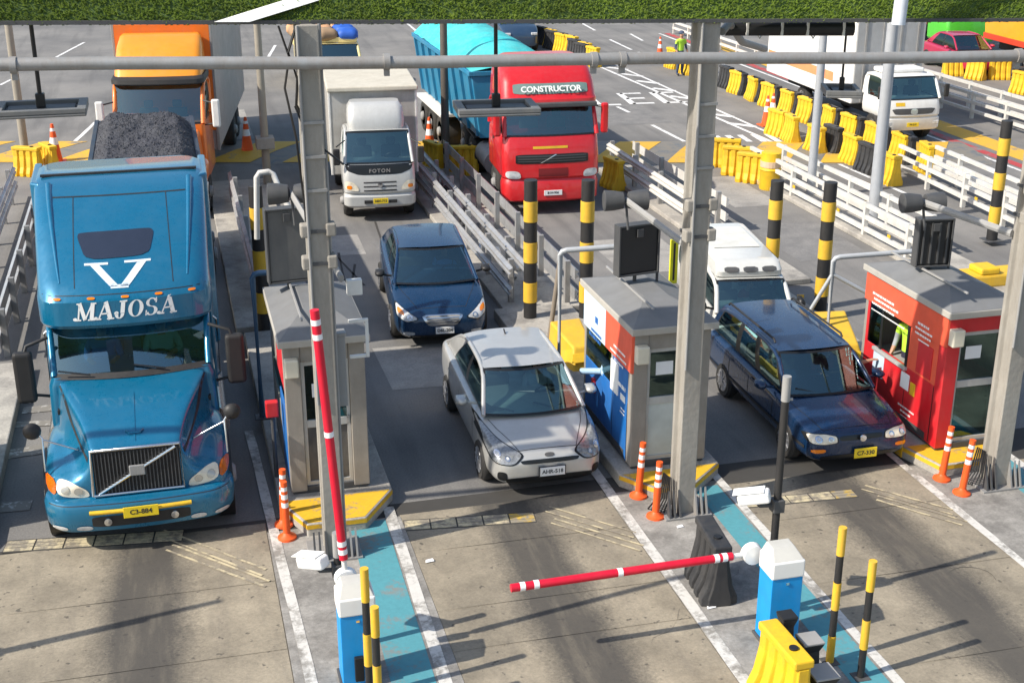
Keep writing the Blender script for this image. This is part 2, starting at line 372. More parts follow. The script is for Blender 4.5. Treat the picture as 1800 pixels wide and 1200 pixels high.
# raised booth islands with yellow noses
def island(x0, x1, yn, yb, y2, nose):
    mb = MB(); cx = (x0 + x1) / 2; n0, n1 = nose
    base = [(x0, yb), (n0, yn), (n1, yn), (x1, yb), (x1, y2), (x0, y2)]
    mb.ext([(x, y, 0) for x, y in base], (0, 0, .20)); k = struct(mb, 'booth_island', m_kerb, bevel=.02)
    top = MB(); top.add([(n0 + .02, yn + .03, .204), (n1 - .02, yn + .03, .204), (x1 - .04, yb - .02, .204), (x0 + .04, yb - .02, .204)], [(0, 1, 2, 3)])
    top.obj('yellow_nose', m_kyel, k)
    fc = MB()
    for (ax, ay), (bx, by) in (((n0, yn), (n1, yn)), ((x0, yb), (n0, yn)), ((n1, yn), (x1, yb))):
        d = Vector((by - ay, -(bx - ax))).normalized() * .004
        fc.add([(ax + d.x, ay + d.y, .12), (bx + d.x, by + d.y, .12), (bx + d.x, by + d.y, .185), (ax + d.x, ay + d.y, .185)], [(0, 1, 2, 3)])
    fc.obj('painted_kerb_face', m_kyel, k); return k
island(1.02, 2.60, 15.75, 16.5, 23.5, (1.32, 2.12))
island(5.85, 7.40, 15.55, 16.1, 23.6, (6.22, 6.80))
i3 = island(10.32, 11.95, 15.18, 15.9, 23.6, (10.5, 11.5))
mb = MB(); mb.box(10.3, 10.318, 15.9, 19, .02, .19); mb.obj('painted_kerb_side', m_kyel, i3)
island(-4.2, -2.8, 15.9, 16.6, 23, (-3.9, -3.1))
# far kerbs and islands under the guard rails
for nm, x0, x1, y0, y1 in (('median_kerb', 6.1, 7.75, 23.6, 37.0), ('median_kerb', 11.75, 12.9, 24, 35), ('median_kerb', 15.5, 16.9, 17, 34), ('median_kerb', .9, 2.5, 24, 36)):
    mb = MB(); mb.box(x0, x1, y0, y1, 0, .12); struct(mb, nm, m_kerb, bevel=.02)
# speed hump with yellow and dark rhombs
hump = thing('speed_hump', 'low speed hump painted with yellow and dark rhombs across the far lanes', 'speed hump')
ha, hb = Vector((-9, 43.0, 0)), Vector((23.6, 34.3, 0)); ht = (hb - ha); hn = Vector((-ht.y, ht.x, 0)).normalized()
mb = MB(); prof = [(-1.6, .0), (-1.0, .035), (0, .055), (1.0, .035), (1.6, .0)]
mb.add([tuple(ha + hn * a + Vector((0, 0, z + .004))) for a, z in prof] + [tuple(hb + hn * a + Vector((0, 0, z + .004))) for a, z in prof], [(i, i + 1, 6 + i, 5 + i) for i in range(4)])
mb.obj('hump_body', worn('hump asphalt', (.13, .14, .15), (.2, .18, .15), .5), hump, smooth=60)
N = 15
for i in range(N):
    a0 = ha + ht * (i / N); a1 = ha + ht * ((i + .58) / N); sh = ht.normalized() * .55
    mb = MB(); vs = []
    for a, z in ((-1.45, .02), (-1.0, .041), (0, .061), (1.0, .041), (1.45, .02)):
        vs += [tuple(a0 + hn * a + sh * (a / 1.45) + Vector((0, 0, z + .006))), tuple(a1 + hn * a + sh * (a / 1.45) + Vector((0, 0, z + .006)))]
    mb.add(vs, [(2 * j, 2 * j + 1, 2 * j + 3, 2 * j + 2) for j in range(4)]); mb.obj('yellow_rhomb', m_yroad, hump)
# far road markings
def pstrip(name, p, q, wid, m=m_road_w, z=.006): return strip(name, G(*p), G(*q), wid, m, z)
for p, q in (((95, 103), (148, 75)), ((0, 150), (20, 140)), ((118, 262), (168, 215)), ((472, 100), (484, 80)), ((714, 40), (742, 64)), ((1085, 188), (1106, 198)), ((1146, 220), (1205, 250)), ((1108, 60), (1130, 72)), ((1024, 42), (1046, 54)), ((1072, 70), (1110, 88)), ((1122, 92), (1140, 100)), ((1240, 98), (1300, 128)), ((1500, 262), (1560, 300)), ((735, 310), (800, 420))):
    pstrip('road_dash', p, q, .13)
# hatched edge line
pstrip('road_edge_line', (1055, 118), (1540, 330), .13); strip('road_edge_line', (18.9, 30), (18.55, 55), .12, m_road_w, .007)
strip('road_edge_line', (18.2, 40), (17.7, 55), .12, m_road_w, .007)
for i in range(9): strip('hatch_bar', (18.0 + .02 * i, 54.4 - 1.75 * i), (18.6 + .02 * i, 53.6 - 1.75 * i), .28, m_road_w, .009)
strip('red_edge_line', (23.7, 24), (24.3, 62), .32, m_redline, .007); strip('road_edge_line', (23.35, 24), (23.9, 62), .12, m_road_w, .007)
strip('yellow_edge_area', (24.7, 31), (25.2, 60), .9, m_yroad, .006)
# painted lane words, worn flat lettering on the road
def road_word(letters, o, ux, uy, wd):
    for k, strokes in enumerate(letters):
        for (a, b, c, d) in strokes:
            p = o + ux * (k * 1.25 + a) + uy * b; q = o + ux * (k * 1.25 + c) + uy * d
            strip('road_letter', p, q, wd, m_road_w, .007)
Lx, Ly = Vector((1, -.1, 0)), Vector((.1, 1, 0))
road_word([[(0, 0, 0, 2.2), (0, 0, .8, 0)], [(0, 0, 0, 2.2), (0, 2.1, .8, 2.1), (0, 1.1, .7, 1.1), (0, .1, .8, .1)], [(0, 0, 0, 2.2), (0, 2.1, .8, 2.1), (0, .1, .8, .1)]], Vector((15.0, 44.6, 0)), Lx, Ly, .24)
road_word([[(0, 0, 0, 2.2), (.4, 0, .4, 2.2), (.8, 0, .8, 2.2)], [(0, 0, 0, 2.2), (.45, 0, .45, 2.2), (.8, .2, .8, 2.0)]], Vector((16.7, 36.4, 0)), Lx, Ly, .2)

for p, q, wd in (((40, 722), (135, 714), .26), (((15), 748), (120, 742), .22), ((5, 800), (75, 790), .34), ((0, 893), (55, 888), .3), ((0, 700), (60, 706), .2)):
    pstrip('worn_bar', p, q, wd, worn('half worn white paint', (.66, .65, .62), (.21, .195, .17), .5, 1.8), .012)
# oil-dark patches and crack sealing on the asphalt
for i in range(7):
    x = random.uniform(2.8, 5.4); y = random.uniform(24, 31); strip('tar_seam', (x, y), (x + random.uniform(-.5, .5), y + random.uniform(1, 3)), .05, m_joint, .005)

m_pat1 = island_mat('asphalt patch', (.15, .147, .143), (.22, .21, .2), (.12, .117, .115)); m_pat2 = island_mat('pale asphalt patch', (.26, .247, .228), (.35, .33, .30), (.2, .19, .178))
for x, y, wd, ln, m in ((3.3, 20.5, 1.2, 2.0, m_pat2), (4.4, 27.2, 1.6, 2.2, m_pat1), (3.2, 28.6, .9, 1.6, m_pat2), (8.2, 20.6, 1.4, 1.7, m_pat1), (9.3, 25.6, 1.7, 2.6, m_pat2), (13.4, 25.5, 1.8, 3.0, m_pat1), (13.9, 30.2, 1.3, 3.2, m_pat2), (14.2, 41, 2.2, 3.4, m_pat1), (-1.5, 40.5, 2.6, 3.2, m_pat2), (1.2, 42, 1.4, 5.0, m_pat2), (9.8, 47, 2.2, 4, m_pat1)):
    quadstrip('road_patch', [(x, y), (x + wd, y - .05), (x + wd + .04, y + ln), (x - .02, y + ln + .06)], m, .004)
def crack(x, y, n, a):
    pts = [(x, y)]
    for _ in range(n): a += random.uniform(-.7, .7); x += .11 * math.cos(a); y += .11 * math.sin(a); pts.append((x, y))
    for p, q in zip(pts[:-1], pts[1:]): pass
    mb = MB(); vs = []
    for i, p in enumerate(pts): ww = .002 + .003 * random.random(); vs += [(p[0] - ww, p[1] - ww, .0235), (p[0] + ww, p[1] + ww, .0235)]
    mb.add(vs, [(2 * i, 2 * i + 1, 2 * i + 3, 2 * i + 2) for i in range(len(pts) - 1)]); o = mb.obj('crack', m_joint); o['kind'] = 'structure'
for (x, y, n, a) in ((4.9, 12.2, 8, 1.2), (9.6, 12.4, 8, 1.7), (6.0, 13.2, 6, .4), (1.3, 13.7, 6, .9)): crack(x, y, n, a)
# ------------------------------------------------------------------ vehicle kit (front faces -Y, ground at z = 0)
def paint(name, c, rough=.32, metal=.25, dirt=.22, coat=.7):
    return mat('paint ' + name, c, rough, metal, var=.07, coat=coat, dirt=min(.6, dirt * 1.7), dirtcol=tuple(x * .6 + .09 for x in c), dscale=1.6)
def wheel(root, x, y, r, wd, truck=False, side=-1, dual=False):
    s = side; mb = MB()
    mb.lathe([(r * .62, -wd / 2), (r * .90, -wd / 2 - .006), (r * .97, -wd / 2 + .03), (r, -wd * .3), (r, wd * .3), (r * .97, wd / 2 - .03), (r * .90, wd / 2 + .006), (r * .62, wd / 2)], (x, y, r), (1, 0, 0), 28)
    t = mb.obj('wheel', m_rubber, root, smooth=50)
    rm = MB(); o = x + s * wd * .5; k = r * .64
    if truck:
        rm.lathe([(k, 0), (k * .97, -.01 * s), (k * .85, -.06 * s), (k * .8, -.07 * s), (k * .45, -.01 * s), (k * .42, .05 * s), (k * .3, .08 * s), (.01, .085 * s)], (o, y, r), (1, 0, 0), 24)
    else:
        rm.lathe([(k, .006 * s), (k * .92, .012 * s), (k * .88, -.04 * s), (k * .5, -.06 * s), (.01, -.06 * s)], (o, y, r), (1, 0, 0), 24)
        for i in range(9):
            a = 2 * math.pi * i / 9; M = Matrix.Translation((o, y, r)) @ Matrix.Rotation(a, 4, 'X')
            rm.box(-.02 if s < 0 else -.02, .012, -.017, .017, 0, k * .94, M)
        rm.cyl((o - .03, y, r), (o + s * .012, y, r), .055, n=12)
    rm.obj('rim', m_rim if not truck else m_grey, t, smooth=40)
    return t
def patch(A, B, C, D, bulge=(0, 0, 0), axis='u'):
    A, B, C, D = map(Vector, (A, B, C, D)); bl = Vector(bulge)
    def S(u, v):
        p = A.lerp(B, u).lerp(D.lerp(C, u), v)
        w_ = u if axis == 'u' else v
        k = 4 * w_ * (1 - w_) if axis != 'uv' else (1 - (2 * u - 1) ** 4) * (1 - (2 * v - 1) ** 4)
        return p + bl * k
    return S
def pane(S, u0, u1, v0, v1, root, name, m, band=.02, bandv=None, nu=10, nv=5, trim=True):
    bv = band if bandv is None else bandv
    g = MB(); g.grid(S, u0 + band, u1 - band, v0 + bv, v1 - bv, nu, nv); o = g.obj(name, m, root, smooth=60)
    if trim:
        t = MB()
        t.grid(S, u0, u1, v0, v0 + bv, nu, 1); t.grid(S, u0, u1, v1 - bv, v1, nu, 1)
        t.grid(S, u0, u0 + band, v0 + bv, v1 - bv, 1, nv); t.grid(S, u1 - band, u1, v0 + bv, v1 - bv, 1, nv)
        t.obj('window_trim', m_frit, root, smooth=60)
    return o
def greenhouse(root, A, B, C, D, m_body, wsb=.10, splits=((0, .47), (.53, .94)), rear=True, rp=.035, roof=.045, side_glass=None, bpost=None, ws_glass=None):
    """A windscreen foot, B windscreen head, C rear head, D rear foot: each (half width, y, z)"""
    sg = side_glass or m_glassd
    L = lambda P: (-P[0], P[1], P[2]); Rr = lambda P: P
    Sw = patch(L(A), Rr(A), Rr(B), L(B), (0, -wsb, 0)); pane(Sw, 0, 1, 0, 1, root, 'windscreen', ws_glass or m_glass, .02, .05, 14, 6)
    if rear:
        pane(patch(Rr(D), L(D), L(C), Rr(C), (0, wsb * .7, 0)), 0, 1, 0, 1, root, 'rear_window', m_glassd, .03, .06)
    else:
        g = MB(); g.grid(patch(Rr(D), L(D), L(C), Rr(C)), 0, 1, 0, 1, 4, 4); g.obj('cab_back', m_body, root)
    for s in (-1, 1):
        Q = lambda P: (s * P[0], P[1], P[2])
        Ss = patch(Q(A), Q(D), Q(C), Q(B), (s * .03, 0, 0), 'v')
        last = 0
        for a, b in splits:
            pane(Ss, a, b, 0, 1, root, 'side_window', sg, .016, .06, 8, 5)
            if a > last + .001:
                g = MB(); g.grid(Ss, last, a, 0, 1, 2, 5); g.obj('door_post', bpost or m_frit, root, smooth=60)
            last = b
        if last < .999:
            g = MB(); g.grid(Ss, last, 1, 0, 1, 3, 5); g.obj('rear_post', m_body, root, smooth=60)
        g = MB(); pts = []
        for P, Pn in ((A, B), (B, C), (C, D)):
            for i in range(5): pts.append(Vector(Q(P)).lerp(Vector(Q(Pn)), i / 5))
        pts.append(Vector(Q(D)))
        for _ in range(2): pts = [pts[0]] + [(pts[i - 1] + pts[i] * 2 + pts[i + 1]) / 4 for i in range(1, len(pts) - 1)] + [pts[-1]]
        g.tube(pts, rp, 8); g.obj('pillar', m_body, root, smooth=60)
    if roof:
        def S(u, v):
            f = Vector(L(B)).lerp(Vector(Rr(B)), u) + Vector((0, -wsb * .6, 0)) * 4 * u * (1 - u)
            r = Vector(L(C)).lerp(Vector(Rr(C)), u) + Vector((0, wsb * .6, 0)) * 4 * u * (1 - u)
            p = f.lerp(r, v); p.z += roof * (1 - (2 * u - 1) ** 4) * (.35 + .65 * (1 - (2 * v - 1) ** 2)); return p
        g = MB(); g.grid(S, 0, 1, 0, 1, 14, 12); g.obj('roof', m_body, root, smooth=60)
def cabin(root, y0, y1, zb, hw, wheel_side=1, rows=(.9, 1.75), seat_top=.28):
    """dashboard, seats and steering wheel seen through the glass"""
    g = MB(); g.box(-hw, hw, y0, y1, zb - .12, zb - .1); g.box(-hw, hw, y0, y0 + .38, zb - .12, zb - .015); g.obj('dashboard', m_int, root, bevel=.02)
    for r in rows:
        for x in (-.36, .36):
            g = MB(); g.box(x - .24, x + .24, y0 + r, y0 + r + .14, zb - .5, zb + seat_top - .1); g.box(x - .12, x + .12, y0 + r + .02, y0 + r + .10, zb + seat_top - .09, zb + seat_top + .1); g.obj('seat', m_seat, root, bevel=.04)
    g = MB(); c = Vector((.36 * wheel_side, y0 + .52, zb + .02)); q = Vector((0, .75, .66)).normalized().to_track_quat('Z', 'Y')
    g.tube([c + q @ Vector((.17 * math.cos(a), .17 * math.sin(a), 0)) for a in (2 * math.pi * i / 18 for i in range(19))], .016, 6)
    g.tube([c - q @ Vector((.16, 0, 0)), c + q @ Vector((.16, 0, 0))], .02, 6); g.obj('steering_wheel', m_black, root, smooth=60)
def carbody(st, m_body, root, L, arches, R_):
    rings = []
    for (y, w, zb, zsh, zt) in st:
        half = [(w * .70, zb), (w * .94, zb + .05), (w, zb + (zsh - zb) * .35), (w * .995, zb + (zsh - zb) * .72), (w * .985, zsh - .055), (w * .955, zsh - .015), (w * .86, zsh + (zt - zsh) * .45), (w * .45, zt)]
        ring = [(0, zb)] + half + [(0, zt)] + [(-a, b) for a, b in half[::-1]]
        rings.append([(a, y, b) for a, b in ring])
    mb = MB(); mb.loft(rings); o = mb.obj('body', m_body, root, sub=2); bake(o)
    for y in arches:
        for s in (-1, 1):
            c = MB(); c.cyl((s * (W_(st, y) - .24), y, R_), (s * (W_(st, y) + .15), y, R_), R_ + .05, n=32); co = c.obj('cutter', None)
            bo = o.modifiers.new('b', 'BOOLEAN'); bo.object = co; bo.operation = 'DIFFERENCE'; bo.solver = 'EXACT'; bake(o); bpy.data.objects.remove(co)
    o.data.set_sharp_from_angle(angle=R(38))
    return o
def W_(st, y): return max(w for (yy, w, *_r) in st)
def plate(root, x, y, z, tx, m, wd=.42, tilt=0, h=.13):
    M = Matrix.Translation((x, y, z)) @ Matrix.Rotation(R(-tilt), 4, 'X')
    g = MB(); g.box(-wd / 2, wd / 2, -.008, .008, -h / 2, h / 2, M); p = g.obj('number_plate', m, root, bevel=.004)
    text('plate_text', tx, h * .62, m_ink, p, M @ FRONT(0, -.0095, 0), .001, .002)
def mirror(root, x, y, z, s, m_body, wd=.19, h=.12):
    mb = MB(); rings = []
    for t, k in ((-.10, .4), (-.07, .85), (0, 1), (.05, 1)):
        rings.append([(x + s * (.10 + wd / 2) + wd / 2 * k * math.cos(a), y + t, z + .03 + h / 2 * k * math.sin(a)) for a in (2 * math.pi * i / 14 for i in range(14))])
    mb.loft(rings); mb.cyl((x - s * .03, y, z - .03), (x + s * .12, y, z), .022, n=8); mr = mb.obj('wing_mirror', m_body, root, smooth=50)
    g = MB(); g.box(x + s * (.10 + wd / 2) - wd * .42, x + s * (.10 + wd / 2) + wd * .42, y + .051, y + .056, z - h * .33, z + h * .85); g.obj('mirror_glass', m_chrome, mr)

# ------------------------------------------------------------------ people
def person(name, label, J, segs, parts, loc=(0, 0, 0), rz=0, hair=None, cat='person', scale=1.):
    """J joints {name:(x,y,z,r)}; segs edges; parts {joint: material}; one continuous skinned body"""
    names = list(J); me = bpy.data.meshes.new(name)
    me.from_pydata([J[n][:3] for n in names], [(names.index(a), names.index(b)) for a, b in segs], [])
    o = bpy.data.objects.new(name, me); COL.objects.link(o)
    sk = o.modifiers.new('skin', 'SKIN'); sk.use_smooth_shade = True
    sv = me.skin_vertices[0].data
    for i, n in enumerate(names):
        r = J[n][3]; sv[i].radius = (r, r) if not isinstance(r, tuple) else r; sv[i].use_root = (n == 'pelvis')
    sb = o.modifiers.new('sub', 'SUBSURF'); sb.levels = sb.render_levels = 2
    bake(o); me = o.data
    ml = []
    for m in parts.values():
        if m not in ml: ml.append(m)
    me.materials.clear()
    for m in ml: me.materials.append(m)
    P = {n: Vector(J[n][:3]) for n in names}
    for p in me.polygons:
        best = min(((p.center - P[n]).length - (J[n][3] if not isinstance(J[n][3], tuple) else max(J[n][3])) * .6, n) for n in names)[1]
        p.material_index = ml.index(parts.get(best, list(parts.values())[0])); p.use_smooth = True
    h = P['head']; g = MB()
    rings = []
    for k in range(6):
        t = k / 5; rr = .118 * math.cos(t * 1.45); rings.append([(h.x + rr * .92 * math.cos(a), h.y + .012 + rr * 1.05 * math.sin(a), h.z + .045 + .10 * math.sin(t * 1.5)) for a in (2 * math.pi * i / 14 for i in range(14))])
    g.loft(rings); g.obj('hair' if hair is None else 'cap', hair or m_hair, o, smooth=60)
    f = MB(); fy = h.y - .098
    f.box(h.x - .012, h.x + .012, fy - .022, fy + .02, h.z - .03, h.z + .012)
    f.obj('nose', m_skin, o, bevel=.006)
    for s in (-1, 1):
        e = MB(); e.lathe([(.002, -.008), (.011, -.004), (.011, .004), (.002, .008)], (h.x + s * .034, fy + .004, h.z + .018), (0, 1, 0), 8); e.obj('eye', m_ink, o)
    o.location = loc; o.rotation_euler = (0, 0, R(rz)); o.scale = (scale,) * 3
    return tag(o, label, cat)
def seated(shirt, trousers, arm_l=None, arm_r=None):
    J = {'pelvis': (0, 0, .0, .13), 'waist': (0, .03, .18, (.15, .11)), 'chest': (0, .05, .38, (.18, .12)), 'neck': (0, .03, .54, .055), 'jaw': (0, .0, .62, .075), 'head': (0, .0, .70, .095),
         'shl': (-.19, .04, .47, .065), 'shr': (.19, .04, .47, .065)}
    al = arm_l or ((-.24, -.06, .26), (-.16, -.30, .30)); ar = arm_r or ((.24, -.06, .26), (.16, -.30, .30))
    seg = [('pelvis', 'waist'), ('waist', 'chest'), ('chest', 'neck'), ('neck', 'jaw'), ('jaw', 'head'), ('chest', 'shl'), ('chest', 'shr')]
    pr = {'pelvis': trousers, 'waist': shirt, 'chest': shirt, 'shl': shirt, 'shr': shirt, 'neck': m_skin, 'jaw': m_skin, 'head': m_skin}
    for s, (e, h) in (('l', al), ('r', ar)):
        J['el' + s] = (*e, .045); J['ha' + s] = (*h, .034); seg += [('sh' + s, 'el' + s), ('el' + s, 'ha' + s)]; pr['el' + s] = shirt; pr['ha' + s] = m_skin
        d = (Vector(h) - Vector(e)).normalized(); up = Vector((0, 0, 1)); sd = d.cross(up).normalized()
        for k, (off, ln) in enumerate(((-.03, .075), (-.012, .09), (.008, .085), (.026, .07))):
            b = Vector(h) + d * .05 + sd * off; t = b + d * ln - up * .025
            J[f'f{k}a' + s] = (*b, .011); J[f'f{k}b' + s] = (*t, .008); seg += [('ha' + s, f'f{k}a' + s), (f'f{k}a' + s, f'f{k}b' + s)]; pr[f'f{k}a' + s] = pr[f'f{k}b' + s] = m_skin
        b = Vector(h) + sd * (-.045 if s == 'r' else .045) + d * .02; J['th' + s] = (*(b + d * .03), .010); seg.append(('ha' + s, 'th' + s)); pr['th' + s] = m_skin
        x = .1 if s == 'r' else -.1
        J['kn' + s] = (x, -.42, .06, .075); J['an' + s] = (x, -.52, -.34, .05); J['to' + s] = (x, -.66, -.38, .04)
        seg += [('pelvis', 'kn' + s), ('kn' + s, 'an' + s), ('an' + s, 'to' + s)]; pr['kn' + s] = pr['an' + s] = trousers; pr['to' + s] = m_black
    return J, seg, pr
def standing(top, bottom, vest=None):
    J = {'pelvis': (0, 0, .95, .13), 'waist': (0, 0, 1.1, (.15, .11)), 'chest': (0, 0, 1.32, (.19, .125)), 'neck': (0, 0, 1.50, .055), 'jaw': (0, -.02, 1.57, .075), 'head': (0, -.02, 1.65, .095), 'shl': (-.2, 0, 1.42, .065), 'shr': (.2, 0, 1.42, .065)}
    seg = [('pelvis', 'waist'), ('waist', 'chest'), ('chest', 'neck'), ('neck', 'jaw'), ('jaw', 'head'), ('chest', 'shl'), ('chest', 'shr')]
    pr = {'pelvis': bottom, 'waist': vest or top, 'chest': vest or top, 'shl': vest or top, 'shr': vest or top, 'neck': m_skin, 'jaw': m_skin, 'head': m_skin}
    for s, q in (('l', -1), ('r', 1)):
        J['el' + s] = (q * .26, .02, 1.15, .047); J['ha' + s] = (q * .25, -.12, .95, .036); seg += [('sh' + s, 'el' + s), ('el' + s, 'ha' + s)]; pr['el' + s] = top; pr['ha' + s] = m_skin
        for k in range(4):
            J[f'f{k}' + s] = (q * .25, -.19 + .012 * k, .90 - .02 * k, .009); seg.append(('ha' + s, f'f{k}' + s)); pr[f'f{k}' + s] = m_skin
        J['kn' + s] = (q * .11, -.02, .5, .075); J['an' + s] = (q * .12, .02, .1, .05); J['to' + s] = (q * .13, -.12, .045, .045)
        seg += [('pelvis', 'kn' + s), ('kn' + s, 'an' + s), ('an' + s, 'to' + s)]; pr['kn' + s] = pr['an' + s] = bottom; pr['to' + s] = m_black
    return J, seg, pr

# ------------------------------------------------------------------ truck kit
def rr(xh, y0, y1, r, z, bulge=0., n=6, zf=0.):
    """rounded plan outline at height z, front bowed by bulge"""
    pts = []; r = min(r, xh * .95, (y1 - y0) * .48)
    for cx, cy, a0 in ((xh - r, y0 + r, -90), (xh - r, y1 - r, 0), (-xh + r, y1 - r, 90), (-xh + r, y0 + r, 180)):
        for i in range(n + 1):
            a = R(a0 + 90 * i / n); pts.append([cx + r * math.cos(a), cy + r * math.sin(a), z])
    k = [i / 8 for i in range(1, 8)]   # points along the front edge so that it can bow
    fr = [[-xh + r + (2 * xh - 2 * r) * t, y0, z] for t in k]
    pts = pts + fr
    for p in pts:
        f = max(0, 1 - (p[1] - y0) / max(.25, (y1 - y0) * .5)); p[1] -= bulge * (1 - (p[0] / xh) ** 2) * f; p[2] += zf * f
    return [tuple(p) for p in pts]
def zloft(levels, r=.12, n=6):
    """levels (z, xh, y0, y1[, bulge[, r]])"""
    mb = MB(); mb.loft([rr(l[1], l[2], l[3], l[5] if len(l) > 5 else r, l[0], l[4] if len(l) > 4 else 0, n) for l in levels]); return mb
def boxes(name, lst, m, parent, bevel=.01):
    g = MB()
    for b in lst: g.box(*b)
    return g.obj(name, m, parent, bevel=bevel)
def wiper(root, pts): g = MB(); g.tube(pts, .012, 6); g.obj('wiper', m_black, root)

def lamp(b_, poly, T, m, bowls=(), ind=None):
    c = Vector((sum(p[0] for p in poly) / len(poly), sum(p[1] for p in poly) / len(poly)))
    for s in (-1, 1):
        fl = (lambda q: q) if s > 0 else mirp
        conform(b_, [fl(chaikin([tuple(c + (Vector(p) - c) * 1.13) for p in poly], 2, .15))], 'front', 'headlamp_gap', m_frit, T, .03, .005)
        h = conform(b_, [fl(chaikin(poly, 2, .15))], 'front', 'headlight', m, T, .03, .010)
        for x, z, r in bowls:
            conform(b_, [fl([(x + r * math.cos(a), z + r * .8 * math.sin(a)) for a in (2 * math.pi * i / 14 for i in range(14))])], 'front', 'lamp_bowl', m_chrome, h, .03, .016)
            conform(b_, [fl([(x + r * .55 * math.cos(a), z + r * .45 * math.sin(a)) for a in (2 * math.pi * i / 12 for i in range(12))])], 'front', 'lamp_bulb', m_lampglass, h, .03, .020)
        if ind: conform(b_, [fl(chaikin(ind, 2, .2))], 'front', 'indicator', m_amber, h, .03, .015)
def hood_seams(b_, T, yc, xw, xn, yn, wd=.005):
    for s in (-1, 1):
        pts = [(s * xw, yc), (s * (xw * .75 + xn * .25), yc - (yc - yn) * .35), (s * xn, yn)]
        conform(b_, [[(a[0] - wd, a[1]), (a[0] + wd, a[1]), (b[0] + wd, b[1]), (b[0] - wd, b[1])] for a, b in zip(pts[:-1], pts[1:])], 'top', 'hood_seam', m_blkpaint, T, .08, .003)
    conform(b_, [rect(-xn, xn, yn - wd, yn + wd)], 'top', 'hood_seam', m_blkpaint, T, .08, .003)
# ------------------------------------------------------------------ blue bonneted tractor
def letter_polys():
    """slab-serif slanted capitals MAJOSA as strokes, unit height"""
    def q(a, b, w0, w1=None):
        a, b = Vector(a), Vector(b); n = Vector((b - a).yx); n = Vector((-(b - a).y, (b - a).x)).normalized(); w1 = w1 or w0
        return [tuple(a - n * w0 / 2), tuple(b - n * w1 / 2), tuple(b + n * w1 / 2), tuple(a + n * w0 / 2)]
    def arc(cx, cy, rx, ry, a0, a1, t0, t1, n=10):
        out = []
        for i in range(n):
            s = [a0 + (a1 - a0) * (i + k) / n for k in (0, 1)]
            pts = []
            for k, a in enumerate(s):
                tt = t0 + (t1 - t0) * abs(math.cos(R(a)))
                pts.append(((cx + (rx + tt / 2) * math.cos(R(a)), cy + (ry + tt / 4) * math.sin(R(a))), (cx + (rx - tt / 2) * math.cos(R(a)), cy + (ry - tt / 4) * math.sin(R(a)))))
            out.append([pts[0][0], pts[1][0], pts[1][1], pts[0][1]])
        return out
    Mm = [q((.1, 0), (.1, 1), .09), q((.1, 1), (.48, .05), .2), q((.48, .05), (.82, 1), .08), q((.84, 0), (.84, 1), .22), q((-.06, .04), (.26, .04), .08), q((.64, .04), (1.04, .04), .08), q((-.06, .96), (.2, .96), .08), q((.74, .96), (1.04, .96), .08), *arc(-.08, .1, .06, .06, 0, 360, .12, .12, 8)]
    Aa = [q((.12, 0), (.46, 1), .08), q((.46, 1), (.8, 0), .23), q((.24, .34), (.66, .34), .08), q((-.02, .04), (.28, .04), .08), q((.6, .04), (1.0, .04), .08), *arc(-.04, .1, .06, .06, 0, 360, .12, .12, 8)]
    Jj = [q((.46, .3), (.46, 1), .23), q((.26, .96), (.68, .96), .08), *arc(.3, .28, .17, .26, 180, 360, .1, .2), *arc(.12, .32, .07, .07, 0, 360, .12, .12, 8)]
    Oo = arc(.42, .5, .32, .46, 0, 360, .07, .22, 20)
    Ss = [*arc(.38, .74, .24, .22, 20, 270, .08, .18), *arc(.38, .27, .26, .24, -160, 90, .08, .2), q((.62, .7), (.62, .98), .07), q((.1, .02), (.1, .32), .07)]
    out = []; x = 0
    for L, adv in ((Mm, 1.1), (Aa, .98), (Jj, .78), (Oo, .92), (Ss, .86), (Aa, 1.0)):
        out.append([[(p[0] + x + .18 * p[1], p[1]) for p in s] for s in L]); x += adv
    return out, x
BT = paint('truck blue', (.003, .15, .285), .22, .3, .10)
T = thing('semi_truck', 'blue bonneted lorry tractor with MAJOSA lettering and slatted grille in the left lane', 'truck', (-.79, 16.0, 0), 0)
bm = zloft([(.33, 1.05, .14, .7, .12), (.37, 1.16, .05, .7, .12), (.44, 1.20, .02, .7, .12), (.60, 1.215, .0, .7, .12), (.72, 1.215, .0, .7, .12), (.78, 1.19, .03, .7, .12), (.80, 1.14, .08, .7, .12)], .34).obj('bumper', BT, T, smooth=35)
def hoodring(y, xh, zt, zf, xf, zl=.62):
    h = [(xh * .6, zt - .004), (xh * .93, zt - .012), (xh * 1.0, zt - .045), (xh + .012, zt - .12), (xh + .03, (zt + zf) / 2 - .04), (xh + (xf - xh) * .32, zf + .05), (xf * .86, zf), (xf * .985, zf - .08), (xf, zf - .2), (xf, zl)]
    ring = [(0, zt)] + h + [(0, zl)] + [(-a, b) for a, b in h[::-1]]
    return [(a, y, b) for a, b in ring]
mb = MB(); mb.loft([hoodring(.10, .52, 1.40, .92, 1.02), hoodring(.13, .575, 1.46, .97, 1.08), hoodring(.32, .60, 1.52, 1.06, 1.16), hoodring(.65, .67, 1.62, 1.16, 1.20), hoodring(1.0, .78, 1.71, 1.22, 1.205), hoodring(1.35, .90, 1.79, 1.24, 1.2), hoodring(1.62, .99, 1.85, 1.26, 1.17), hoodring(1.74, 1.0, 1.87, 1.27, 1.12)])
hood = mb.obj('hood', BT, T, sub=2); bake(hood); hb = bvh_of(hood, bm)
# arches
for s in (-1, 1): ar = MB(); ar.cyl((s * 1.0, .98, .52), (s * 1.212, .98, .52), .60, n=28); ar.obj('wheel_arch', m_black, T, smooth=40)
